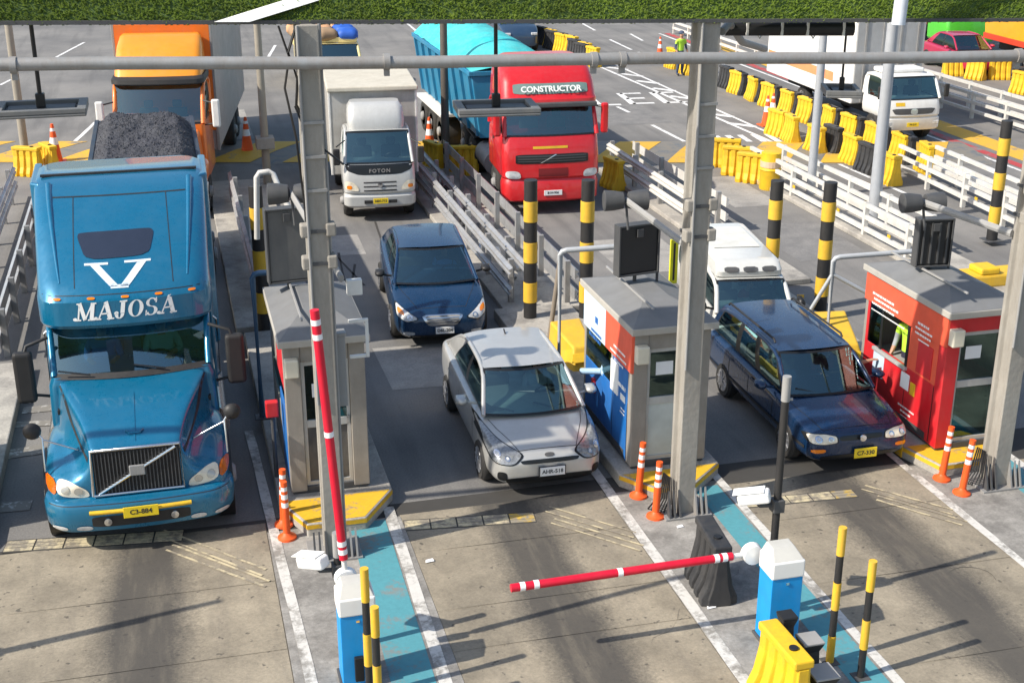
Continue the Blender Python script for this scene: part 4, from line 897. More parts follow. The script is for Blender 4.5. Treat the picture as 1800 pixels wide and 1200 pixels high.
# silver saloon
SV = paint('silver', (.53, .525, .50), .28, .4, .16)
T = thing('saloon_car', 'silver saloon car leaving the toll lane beside the blue booth', 'car', (4.80, 16.05, 0), -1.5)
ST = [(0, .52, .32, .50, .56), (.05, .70, .22, .58, .64), (.20, .80, .18, .66, .72), (.5, .845, .17, .76, .82), (.9, .86, .17, .84, .90), (1.2, .86, .17, .88, .93), (1.6, .862, .17, .90, .93), (2.4, .864, .17, .93, .95), (3.2, .862, .18, .96, .97), (3.75, .85, .2, .97, .99), (4.1, .82, .26, .95, 1.0), (4.30, .74, .32, .90, .96), (4.36, .56, .42, .78, .84)]
bd = carbody(ST, SV, T, 4.36, (.82, 3.39), .31); b_ = bvh_of(bd)
greenhouse(T, (.76, .98, .92), (.61, 1.64, 1.40), (.60, 3.10, 1.42), (.73, 3.92, .99), SV, .14, ((.02, .42), (.45, .78)))
cabin(T, 1.12, 3.4, .93, .70, 1)
lamp(b_, [(.38, .66), (.53, .55), (.78, .56), (.835, .70), (.815, .86), (.66, .765)], T, mat('clear headlamp', (.24, .25, .26), .1, .2, var=.6, scale=22, coat=1.), ((.60, .62, .035), (.72, .66, .042)))
hood_seams(b_, T, .96, .70, .42, .17)
for x in (-.30, .32): wiper(T, [(x, .98, .945), (x - .30, 1.10, 1.005)])
for s in (-1, 1):
    p = rect(.62, .74, .30, .44); p = p if s > 0 else mirp(p); conform(b_, [chaikin(p, 2)], 'front', 'fog_light', m_frit, T, .03, .006)
    mirror(T, s * .80, 1.42, .97, s, SV); md = 'left' if s < 0 else 'right'
    seam(b_, md, [rect(1.32, 1.335, .3, .9), rect(2.36, 2.375, .25, .94), rect(3.2, 3.215, .5, .95), rect(1.34, 3.2, .245, .26)], T)
    for y in (2.15, 3.02): conform(b_, [chaikin(rect(y, y + .18, .80, .835), 2)], md, 'door_handle', SV, T, .05, .02)
    for y in (.82, 3.39): wheel(T, s * .775, y, .31, .19, False, s)
conform(b_, [chaikin([(-.40, .545), (.40, .545), (.44, .60), (-.44, .60)], 2, .15)], 'front', 'grille', m_frit, T, .05, .008)
conform(b_, [chaikin([(-.60, .235), (.60, .235), (.66, .355), (-.66, .355)], 2, .15)], 'front', 'lower_grille', m_frit, T, .05, .006)
conform(b_, [chaikin(rect(-.07, .07, .62, .66), 2, .25)], 'front', 'badge', m_dkgrey, T, .03, .010)
boxes('plate_frame', [(-.18, .22, -.03, -.02, .35, .51)], m_dkgrey, T, .01); plate(T, .02, -.042, .43, 'AHR-518', m_pl_w, .36)
g = MB(); g.tube([(0, 2.85, 1.46), (0, 2.95, 1.50)], .012, 6); g.obj('aerial', m_blkpaint, T)
J, S_, P_ = seated(cloth('pale grey', (.4, .42, .44)), cloth('navy', (.02, .02, .04)))
person('person', 'driver in a pale shirt at the wheel of the silver car', J, S_, P_, (4.80 + .36, 16.05 + 1.98, .62), scale=.92)
# dark blue saloon
NB = paint('midnight blue', (.003, .035, .095), .2, .35, .12)
T = thing('saloon_car', 'dark blue saloon car with chrome grille waiting in the middle lane', 'car', (4.55, 22.2, 0), -5)
ST = [(0, .55, .30, .52, .58), (.06, .74, .22, .62, .68), (.22, .83, .18, .72, .77), (.55, .87, .17, .82, .87), (.95, .885, .17, .90, .95), (1.3, .885, .17, .93, .98), (2.4, .887, .17, .96, .98), (3.4, .88, .18, .99, 1.0), (3.95, .86, .22, 1.0, 1.02), (4.35, .83, .28, .98, 1.03), (4.55, .74, .34, .92, .98), (4.61, .56, .45, .8, .86)]
bd = carbody(ST, NB, T, 4.6, (.88, 3.58), .32); b_ = bvh_of(bd)
greenhouse(T, (.79, 1.04, .97), (.63, 1.80, 1.45), (.62, 3.25, 1.47), (.75, 4.1, 1.01), NB, .14, ((.02, .42), (.45, .80)))
cabin(T, 1.2, 3.6, .97, .72, 1)
lamp(b_, [(.44, .60), (.66, .55), (.82, .64), (.82, .80), (.68, .73)], T, m_lampglass, ((.60, .62, .05),), [(.70, .65), (.80, .68), (.80, .76), (.70, .71)])
hood_seams(b_, T, 1.04, .72, .45, .2)
for s in (-1, 1):
    p = rect(.52, .72, .29, .36); p = p if s > 0 else mirp(p); conform(b_, [chaikin(p, 2)], 'front', 'fog_light', m_lampglass, T, .03, .006)
    mirror(T, s * .83, 1.5, 1.02, s, m_blkpaint); md = 'left' if s < 0 else 'right'
    seam(b_, md, [rect(1.4, 1.415, .3, .95), rect(2.46, 2.475, .25, .97), rect(3.3, 3.315, .5, .98)], T)
    for y in (2.25, 3.12): conform(b_, [chaikin(rect(y, y + .18, .84, .875), 2)], md, 'door_handle', m_chrome, T, .05, .02)
    for y in (.88, 3.58): wheel(T, s * .80, y, .32, .20, False, s)
conform(b_, [chaikin([(-.26, .46), (.26, .46), (.40, .66), (-.40, .66)], 2, .12)], 'front', 'grille_surround', m_chrome, T, .05, .006)
conform(b_, [chaikin([(-.22, .49), (.22, .49), (.34, .645), (-.34, .645)], 2, .12)], 'front', 'grille', m_grey, T, .05, .010)
conform(b_, [chaikin(rect(-.6, .6, .235, .285), 2, .15)], 'front', 'lower_grille', m_frit, T, .05, .006)
plate(T, .03, -.03, .38, 'D6L-204', m_pl_w, .34)
for z in (.52, .56, .60): conform(b_, [rect(-.27 - (z - .52) * .6, .27 + (z - .52) * .6, z, z + .012)], 'front', 'grille_bar', m_chrome, T, .06, .016)
J, S_, P_ = seated(cloth('sky blue', (.08, .25, .55)), cloth('navy', (.02, .02, .04)))
person('person', 'driver in a blue shirt at the wheel of the dark blue saloon', J, S_, P_, (4.55 + .48, 22.2 + 2.1, .65), -5, scale=.92)
# navy estate car with an arm reaching out
NV = paint('navy', (.004, .028, .085), .2, .3, .14)
T = thing('estate_car', 'navy blue estate car with roof rails stopped at the red booth', 'car', (9.42, 15.6, 0), -1)
ST = [(0, .66, .34, .52, .58), (.04, .76, .24, .60, .66), (.16, .81, .20, .66, .71), (.5, .835, .19, .74, .79), (.95, .845, .19, .81, .86), (1.25, .845, .19, .84, .88), (2.2, .845, .19, .87, .89), (3.3, .845, .20, .89, .91), (3.9, .835, .24, .90, .92), (4.12, .80, .30, .88, .92), (4.20, .70, .4, .8, .86)]
bd = carbody(ST, NV, T, 4.2, (.80, 3.22), .30); b_ = bvh_of(bd)
greenhouse(T, (.74, 1.08, .87), (.60, 1.70, 1.36), (.61, 3.85, 1.39), (.72, 4.1, .92), NV, .11, ((.02, .32), (.35, .60), (.63, .95)), side_glass=m_glass)
cabin(T, 1.2, 3.0, .88, .70, 1, (.85, 1.6))
lamp(b_, [(.38, .545), (.55, .53), (.77, .55), (.785, .65), (.55, .655), (.39, .63)], T, m_lampwarm, ((.48, .59, .045), (.66, .60, .05)))
hood_seams(b_, T, 1.04, .72, .55, .16)
for s in (-1, 1):
    p = rect(.56, .76, .40, .46); p = p if s > 0 else mirp(p); conform(b_, [chaikin(p, 1)], 'front', 'indicator', m_amber, T, .03, .008)
    g = MB(); g.tube([(s * .57, 1.9, 1.425), (s * .57, 1.95, 1.47), (s * .57, 3.7, 1.475), (s * .57, 3.75, 1.435)], .018, 8); g.obj('roof_rail', m_blkpaint, T, smooth=60)
    mirror(T, s * .80, 1.42, .92, s, NV); md = 'left' if s < 0 else 'right'
    seam(b_, md, [rect(1.3, 1.315, .3, .86), rect(2.22, 2.235, .25, .88), rect(3.0, 3.015, .5, .9)], T)
    conform(b_, [rect(.2, 4.0, .42, .47)], md, 'side_moulding', m_blkpaint, T, .2, .012)
    for y in (2.0, 2.85): conform(b_, [chaikin(rect(y, y + .16, .76, .79), 2)], md, 'door_handle', NV, T, .05, .02)
    for y in (.80, 3.22): wheel(T, s * .755, y, .30, .18, False, s)
conform(b_, [chaikin([(-.33, .56), (.33, .56), (.35, .63), (-.35, .63)], 2, .12)], 'front', 'grille', m_frit, T, .05, .007)
g = MB(); g.lathe([(.005, -.01), (.05, -.008), (.05, .012)], (0, -.045, .60), (0, 1, 0), 14); g.obj('badge', m_chrome, T)
conform(b_, [chaikin(rect(-.62, .62, .265, .345), 2, .12)], 'front', 'lower_grille', m_frit, T, .05, .006)
plate(T, .06, -.045, .36, 'C7-330', m_pl_y, .36, h=.15)
for x in (-.25, .35): wiper(T, [(x, 1.04, .90), (x - .30, 1.14, .96)])
J, S_, P_ = seated(cloth('maroon', (.16, .02, .04)), cloth('navy', (.02, .02, .04)), arm_r=((.42, -.16, .36), (.78, -.20, .44)))
person('person', 'driver in maroon reaching an arm out of the navy estate car', J, S_, P_, (9.42 + .40, 15.6 + 2.0, .60), scale=.92)
# small white van behind the estate
VW = paint('van white', (.58, .58, .55), .4, 0., .25)
T = thing('minivan', 'small white van with raised vented roof behind the navy estate', 'van', (9.95, 20.45, 0), -9)
zloft([(.3, .68, .05, 3.4, .05), (.38, .73, .0, 3.45, .05), (.68, .74, .02, 3.45, .05), (.80, .72, .08, 3.45, .05)], .14).obj('body', VW, T, smooth=35)
greenhouse(T, (.70, .10, .80), (.62, .50, 1.30), (.64, 3.38, 1.34), (.69, 3.42, .80), VW, .05, ((.04, .3), (.33, .6), (.64, .95)), rp=.045, roof=.05)
cabin(T, .2, 2.0, .80, .66, 1, (.6, 1.4))
ro = zloft([(1.34, .62, .56, 3.3, .04), (1.44, .62, .54, 3.3, .04), (1.56, .60, .66, 3.25, .03), (1.60, .55, .8, 3.2, .02)], .12).obj('raised_roof', VW, T, smooth=35); rb = bvh_of(ro)
for x in (-.48, -.13, .22): conform(rb, [chaikin(rect(x, x + .27, 1.43, 1.51), 1)], 'front', 'roof_vent', m_dkgrey, ro, .06, .008)
conform(rb, [rect(-.45, .45, 1.5, 2.9)], 'top', 'roof_panel', mat('roof panel', (.62, .62, .58), .6, dirt=.3), ro, .3, .012)
for s in (-1, 1):
    mirror(T, s * .74, .3, 0.85, s, m_black, .16, .2)
    for y in (.65, 2.75): wheel(T, s * .64, y, .29, .17, False, s)
    g = MB(); g.box(s * .52 - .12, s * .52 + .12, -.06, .02, .62, .76); g.obj('headlight', m_lampglass, T, bevel=.03)
J, S_, P_ = seated(cloth('red check', (.35, .05, .05)), cloth('navy', (.02, .02, .04)))
person('person', 'driver in a red shirt inside the small white van', J, S_, P_, (9.95 + .30, 20.45 + .95, .45), scale=.9)
# far traffic
def simple_car(name, label, loc, rz, m, L=4.3, suv=0.):
    T = thing(name, label, 'car', loc, rz); k = suv
    ST = [(0, .6, .32, .5 + k * .6, .58 + k * .6), (.06, .78, .24, .62 + k * .7, .68 + k * .7), (.5, .86, .2, .80 + k, .86 + k), (1.1, .88, .2, .88 + k, .93 + k), (2.4, .88, .2, .92 + k, .95 + k), (3.5, .87, .22, .95 + k, .97 + k), (L - .2, .82, .3, .92 + k, .98 + k), (L, .6, .42, .8 + k, .85 + k)]
    carbody(ST, m, T, L, (.85, L - .9), .32)
    greenhouse(T, (.76, 1.1, .93 + k), (.60, 1.8, 1.42 + k), (.60, L - 1.3, 1.43 + k), (.7, L - .6, .97 + k), m, .1, ((.02, .45), (.48, .85)))
    cabin(T, 1.2, 3, .93 + k, .7, 1)
    for s in (-1, 1):
        mirror(T, s * .83, 1.5, .98 + k, s, m)
        for y in (.85, L - .9): wheel(T, s * .79, y, .33, .2, False, s)
        g = MB(); g.box(s * .6 - .14, s * .6 + .14, -.0, .12, .60 + k * .6, .72 + k * .6); g.obj('headlight', m_lampglass, T, bevel=.03)
    return T
simple_car('offroad_car', 'dark blue off-road car far back beside the start of the yellow barriers', (15.6, 57.5, 0), -4, paint('slate blue', (.02, .05, .10), .3, .2, .1), 4.4, .28)
simple_car('saloon_car', 'crimson saloon car on the far right road beside the yellow and orange truck', (31.9, 46.4, 0), -4, paint('crimson', (.42, .01, .06), .3, .1, .1))
# cream van carrying a roof load, seen above the white box truck
T = thing('loaded_van', 'cream van with black windscreen band and a roof load of sacks far back', 'van', (6.15, 50.5, 0), -4)
CR = paint('cream', (.72, .60, .27), .45, 0, .3)
zloft([(.30, 1.1, .1, 4.4, .05), (.4, 1.2, .0, 4.4, .05), (.9, 1.22, .02, 4.4, .05), (1.1, 1.2, .08, 4.4, .05)], .15).obj('body', CR, T, smooth=35)
greenhouse(T, (1.18, .1, 1.1), (1.10, .35, 1.62), (1.12, 4.3, 1.64), (1.18, 4.35, 1.1), CR, .05, ((.04, .3), (.33, .62), (.65, .95)), rp=.06, roof=.04)
boxes('windscreen_backing', [(-1.1, 1.1, .5, .54, 1.0, 1.6)], m_int, T); boxes('bumper', [(-1.2, 1.2, -.12, .1, .3, .52)], m_grey, T, .03)
boxes('roof_rack', [(-1.1, 1.1, .5, .55, 1.66, 1.85), (-1.1, 1.1, 3.9, 3.95, 1.66, 1.85), (-1.12, -1.07, .5, 3.95, 1.78, 1.84), (1.07, 1.12, .5, 3.95, 1.78, 1.84)], CR, T)
for s in (-1, 1):
    for y in (.8, 3.5): wheel(T, s * 1.05, y, .36, .22, True, s)
    g = MB(); g.box(s * .9 - .15, s * .9 + .15, -.04, .03, .62, .80); g.obj('headlight', m_lampglass, T, bevel=.02)
for i in range(9):
    x = -.85 + (i % 3) * .85; y = 51.4 + (i // 3) * 1.15; g = MB()
    for a in range(4): pass
    mm = [mat('sack tan', (.55, .30, .16), .9), mat('sack brown', (.30, .20, .12), .9), mat('tarp blue', (.02, .10, .45), .6)][2 if i in (2, 5) else i % 2]
    rings = [rr(.40 * k, -.5 * k, .5 * k, .2 * k, z) for z, k in ((0, .8), (.12, 1), (.30, 1), (.42, .75), (.46, .3))]
    g.loft(rings); o = g.obj('cargo_sack', mm, None, smooth=60); o.location = (6.15 + x, y, 1.70 if i % 3 != 1 else 1.72); o.rotation_euler.z = R(random.uniform(-12, 12))
    tag(o, ('bright blue tarp bundle' if i in (2, 5) else 'tan cargo sack' if i % 2 == 0 else 'brown cargo sack') + f" on the cream van roof, {['front', 'middle', 'rear'][i // 3]} row {['left', 'centre', 'right'][i % 3]}", 'sack', 'sacks on the cream van roof')
def tip(name, label, loc, rz, body, cab, L=6.5):
    T = thing(name, label, 'truck', loc, rz)
    lc = lower_cab(T, cab, 1.2, .5, 1.7, 1.9); greenhouse(T, (1.15, .12, 1.7), (1.1, .4, 2.5), (1.1, 1.85, 2.5), (1.15, 1.85, 1.7), cab, .06, ((.05, .8),), rear=False, rp=.06, roof=.06); cabin(T, .2, 1.8, 1.68, 1.05, 1, (.7,), .4)
    g = MB(); g.ext([(-1.05, 2.2, 1.15), (1.05, 2.2, 1.15), (1.25, 2.2, 2.9), (-1.25, 2.2, 2.9)], (0, L, 0)); g.obj('tub', body, T, bevel=.02)
    boxes('rim_rail', [(-1.32, -1.2, 2.15, 2.25 + L, 2.9, 3.02), (1.2, 1.32, 2.15, 2.25 + L, 2.9, 3.02), (-1.2, 1.2, 2.15, 2.25, 2.9, 3.02)], mat('rail red', (.55, .05, .02), .5), T)
    boxes('lower_rail', [(-1.13, -1.0, 2.2, 2.2 + L, 1.05, 1.28), (1.0, 1.13, 2.2, 2.2 + L, 1.05, 1.28)], mat('rail red', (.55, .05, .02), .5), T)
    for s in (-1, 1):
        for y in (1.0, 4.8, 6.1): wheel(T, s * 1.0, y, .48, .34, True, s)
        g = MB(); g.box(s * .9 - .16, s * .9 + .16, -.1, .04, .8, 1.0); g.obj('headlight', m_lampglass, T, bevel=.03)
    boxes('chassis', [(-.45, .45, .5, L + 2, .6, 1.13)], m_blkpaint, T); return T
tip('tipper_truck', 'yellow and orange tipper truck at the upper right edge', (34.35, 40.0, 0), -4, paint('signal yellow', (.80, .36, .01), .4, 0, .15), paint('signal orange', (.65, .12, .01), .4, 0, .15), 7.6)
tip('tipper_truck', 'bright green tipper truck far back beyond the white lorry', (34.9, 52.2, 0), -4, paint('lime green', (.06, .46, .02), .4, 0, .15), paint('lime green', (.06, .46, .02), .4, 0, .15), 5)
# ------------------------------------------------------------------ gantry: columns, turf-covered fascia, pipe, lamps
def atY(px, py, Y):
    d = _fw + _rt * ((px - 900) / FPX) + _up * ((600 - py) / FPX); return Vector((0, 0, CAM_H)) + d * (Y / d.y)
FZ = lambda x: 6.86 - .0225 * x          # underside of the fascia
def column(x, y, label):
    T = thing('column', label, 'column', (x, y, 0)); top = FZ(x) - .01
    g = MB(); a, b, c, d = .125, .17, .07, .06
    sec = [(-a, -b), (a, -b), (a, -b + d), (c, -b + d + .03), (c, b - d - .03), (a, b - d), (a, b), (-a, b), (-a, b - d), (-c, b - d - .03), (-c, -b + d + .03), (-a, -b + d)]
    g.ext([(p, q, .02) for p, q in sec], (0, 0, top - .02)); g.obj('shaft', m_conc_col, T, bevel=.012)
    boxes('base_plate', [(-.34, .34, -.30, .30, .02, .05)], m_steel, T, .005)
    for s in (-.27, -.20, -.12, .12, .20, .27):
        g = MB(); g.add([(s - .012, -b - .12, .05), (s - .012, -b, .05), (s - .012, -b, .42), (s + .012, -b - .12, .05), (s + .012, -b, .05), (s + .012, -b, .42)], [(0, 1, 2), (3, 5, 4), (0, 2, 5, 3), (0, 3, 4, 1), (1, 4, 5, 2)]); g.obj('stiffener', m_steel if s > 0 else m_dkgrey, T)
    for i in range(6 if x > 3 else 0):
        g = MB(); x0 = -.26 - .03 * i; g.tube([(-.20 - .006 * i, -.02 + .03 * i, .55), (-.22 - .02 * i, -.05 + .03 * i, .2), (x0 - .05, -.1 + .04 * i, .03)], .012, 6); g.obj('cable', m_black, T, smooth=60)
    for z in (3.95, 4.35):
        for s in (-1, 1):
            g = MB(); g.box(s * .15 - .06, s * .15 + .06, -.20, -.04, z, z + .16); g.obj('clamp_block', m_conc_col, T, bevel=.02)
        g = MB(); g.box(-.14, .14, -.19, .19, z + .05, z + .09); g.obj('strap', m_dkgrey, T)
    g = MB(); g.tube([(.145, -.05, .05), (.145, -.05, top)], .022, 8); g.tube([(-.12, -.19, 2.2), (-.12, -.19, top)], .018, 8); g.obj('conduit', m_grey, T, smooth=60)
    for z in (4.9, 5.3, 5.7): g = MB(); g.box(-.13, .13, -.195, -.165, z, z + .035); g.obj('rung', m_steel, T)
    return T
column(1.61, 15.28, 'tall concrete column behind the raised red barrier arm')
column(6.46, 15.20, 'tall concrete column in front of the blue booth with cables at its foot')
column(11.16, 14.82, 'tall concrete column in front of the red booth')
T = thing('fascia', 'long turf-covered fascia with white stripe along the top of the toll gantry', 'fascia')
x0, x1 = -4.4, 19.; yf = lambda x: 15.36 - .05 * x
g = MB(); g.add([(x0, yf(x0), FZ(x0)), (x1, yf(x1), FZ(x1)), (x1, yf(x1) + .3, FZ(x1) + .55), (x0, yf(x0) + .3, FZ(x0) + .55), (x0, yf(x0) + .05, FZ(x0)), (x1, yf(x1) + .05, FZ(x1)), (x1, yf(x1) + .34, FZ(x1) + .55), (x0, yf(x0) + .34, FZ(x0) + .55)], [(0, 1, 2, 3), (5, 4, 7, 6), (0, 4, 5, 1), (3, 2, 6, 7), (0, 3, 7, 4), (1, 5, 6, 2)])
g.obj('backing', mat('fascia backing', (.06, .10, .025), .9), T)
g = MB(); g.add([(x, yf(x) - .05 * k, FZ(x) + z) for x in (x0, x1) for k, z in ((0, -.012), (1, -.012), (1, .03), (0, .03))], [(0, 1, 5, 4), (1, 2, 6, 5), (2, 3, 7, 6), (3, 0, 4, 7)]); g.obj('edge_trim', m_dkgrey, T)
g = MB(); rnd = random.Random(3)
for i in range(34000):
    x = rnd.uniform(-3.2, 12.2); k_ = rnd.uniform(-.025, .55); z = FZ(x) + k_; y = yf(x) + k_ * .545 - .004
    h = rnd.uniform(.02, .06) + (.05 if rnd.random() < .06 else 0); wv = rnd.uniform(.008, .018); a = rnd.uniform(-.03, .03)
    o = len(g.v); g.v += [(x - wv, y, z), (x + wv, y, z), (x + a, y - h * rnd.uniform(.5, 1.), z + h * rnd.uniform(.1, .9))]; g.f.append((o, o + 1, o + 2))
def turf_mat():
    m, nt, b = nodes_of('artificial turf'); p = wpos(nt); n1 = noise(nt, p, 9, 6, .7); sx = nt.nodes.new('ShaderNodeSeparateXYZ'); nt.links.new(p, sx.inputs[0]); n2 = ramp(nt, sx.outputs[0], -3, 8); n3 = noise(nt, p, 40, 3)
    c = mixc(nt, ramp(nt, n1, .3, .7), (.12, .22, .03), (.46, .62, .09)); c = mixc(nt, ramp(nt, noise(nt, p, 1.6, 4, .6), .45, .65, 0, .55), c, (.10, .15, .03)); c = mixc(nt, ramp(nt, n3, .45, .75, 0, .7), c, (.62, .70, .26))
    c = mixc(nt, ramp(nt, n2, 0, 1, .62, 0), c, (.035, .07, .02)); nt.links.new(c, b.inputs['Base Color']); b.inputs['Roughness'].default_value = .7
    tl = nt.nodes.new('ShaderNodeBsdfTranslucent'); nt.links.new(c, tl.inputs[0]); mx = nt.nodes.new('ShaderNodeMixShader'); mx.inputs[0].default_value = .5
    nt.links.new(b.outputs[0], mx.inputs[1]); nt.links.new(tl.outputs[0], mx.inputs[2]); nt.links.new(mx.outputs[0], nt.nodes['Material Output'].inputs[0]); return m
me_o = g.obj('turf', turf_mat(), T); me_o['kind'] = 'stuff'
p0, p1 = atY(376, 38, 15.25), atY(438, 38, 15.25); q1, q0 = atY(560, 0, 15.42), atY(497, 0, 15.42)
g = MB(); g.ext([p0 + Vector((0, -.07, 0)), p1 + Vector((0, -.07, 0)), p1 + (q1 - p1) * 3 + Vector((0, -.07, 0)), p0 + (q0 - p0) * 3 + Vector((0, -.07, 0))], (0, .03, 0)); g.obj('white_stripe', m_whiteclean, T, bevel=.005)
pm = atY(1577, 40, 14.75)
g = MB(); g.tube([(pm.x, 14.72, pm.z - .02), (pm.x + .06, 14.72, pm.z + 1.7)], .085, 14); o = g.obj('gantry_mast', mat('pale mast', (.62, .66, .72), .4), None, smooth=60); tag(o, 'pale mast standing up in front of the turf fascia on the right', 'mast')
pa, pb = Vector((-1.63, 15.10, 6.50)), Vector((10.35, 14.45, 6.24)); dd = (pb - pa).normalized()
T = thing('pipe_rail', 'long grey pipe running across in front of the gantry columns', 'pipe')
g = MB(); g.tube([pa - dd * 7 + (pb - pa + dd * 14) * (i / 20) + Vector((0, 0, .012 * math.sin(i * 1.3))) for i in range(21)], .071, 14); g.obj('pipe', m_steel, T, smooth=60)
for px in (32, 610, 960, 1010, 1752):
    t = (px - 20) / 1730; c = pa.lerp(pb, t); g = MB(); g.cyl(c - dd * .035, c + dd * .035, .092, n=16); g.box(c.x - .03, c.x + .03, c.y - .02, c.y + .04, c.z - .16, c.z - .05); g.obj('pipe_clamp', m_steel, T, smooth=40)
def luminaire(x, y, z, rodz, label, rz=0, k=1.):
    T = thing('hanging_luminaire', label, 'lamp', (x, y, 0), rz, 'flat lamps hanging from the gantry')
    T.scale = (k, k, 1); m = mat('luminaire grey', (.13, .135, .14), .5, dirt=.3)
    g = MB(); g.box(-.50, .50, -.36, .36, z, z + .035); g.obj('housing', m, T, bevel=.015)
    boxes('rim', [(-.50, .50, -.36, -.27, z + .036, z + .09), (-.50, .50, .27, .36, z + .036, z + .09), (-.50, -.40, -.27, .27, z + .036, z + .09), (.40, .50, -.27, .27, z + .036, z + .09)], m, T, .008)
    g = MB(); g.box(-.37, .37, -.10, .18, z + .037, z + .06); g.obj('ballast_tray', m_dkgrey, T, bevel=.01)
    boxes('fixing_block', [(-.05, .05, -.05, .05, z + .062, z + .22)], m_black, T, .01)
    g = MB(); g.tube([(0, 0, z + .2), (0, 0, rodz)], .024, 8); g.obj('rod', m_black, T, smooth=60)
c = atY(74, 198, 15.75); luminaire(c.x, c.y, c.z, FZ(c.x), 'flat grey lamp hanging at the far left before the orange lorry')
c = atY(872, 196, 15.6); luminaire(c.x, c.y, c.z, FZ(c.x), 'flat grey lamp hanging in front of the red tractor', -6)
c = atY(1478, 166, 15.3); luminaire(c.x, c.y, c.z, FZ(c.x), 'flat grey lamp hanging in front of the far white lorry', 70, .62)
# black display box hung under the fascia
T = thing('display_box', 'long black display box on white struts under the turf fascia', 'sign box', (0, 0, 0)); a, b = atY(1275, 50, 15.7), atY(1500, 50, 15.3)
g = MB(); g.cyl(a, b, .095, n=16); g.obj('housing', m_black, T, smooth=50)
for t in (.15, .42, .62, .9):
    p = a.lerp(b, t); g = MB(); g.box(p.x - .015, p.x + .015, p.y - .10, p.y - .078, p.z - .08, p.z + .08); g.obj('bracket', m_white, T)
for t in (.3, .72):
    p = a.lerp(b, t); g = MB(); g.tube([p + Vector((-.15, .1, .1)), p + Vector((0, .1, -.14)), p + Vector((.15, .1, .1))], .014, 6); g.obj('strut', m_white, T)
g = MB(); g.tube([(6.72, 15.3, 6.55), (6.9, 15.5, 6.62), (7.5, 16.4, 6.25), (8.6, 18.0, 5.9)], .05, 10); o = g.obj('brace_pipe', m_grey, None, smooth=60); tag(o, 'grey pipe brace sloping back from the top of the central column', 'pipe')
# floodlights on arms at the columns
def flood(base, tip_, label):
    T = thing('floodlight', label, 'lamp'); base, tip_ = Vector(base), Vector(tip_); g = MB()
    d = (tip_ - base).normalized(); g.tube([base, tip_], .035, 8, .055); g.obj('arm', m_grey, T)
    s = Vector((1, -.15, 0)).normalized()
    for k in (-1, 1):
        c = tip_ + s * .17 * k; g = MB(); g.lathe([(.04, -.15), (.12, -.13), (.145, .02), (.15, .14), (.13, .15), (.01, .13)], c, tuple(s * k), 16); g.obj('lamp_head', m_dkgrey, T, smooth=50)
    g = MB(); g.tube([tip_ + Vector((0, 0, .02)), tip_ - d * .1 + Vector((0, 0, -.4))], .02, 6); g.obj('stay', m_dkgrey, T)
flood((6.45, 15.4, 3.78), tuple(atY(1100, 352, 17.2)), 'twin dark floodlight on an arm behind the central column')
flood((11.0, 14.95, 3.75), tuple(atY(1622, 356, 16.6)), 'twin dark floodlight on an arm behind the right column')
flood((1.9, 15.45, 3.7), tuple(atY(512, 340, 17.6)), 'twin dark floodlight on an arm behind the left column')

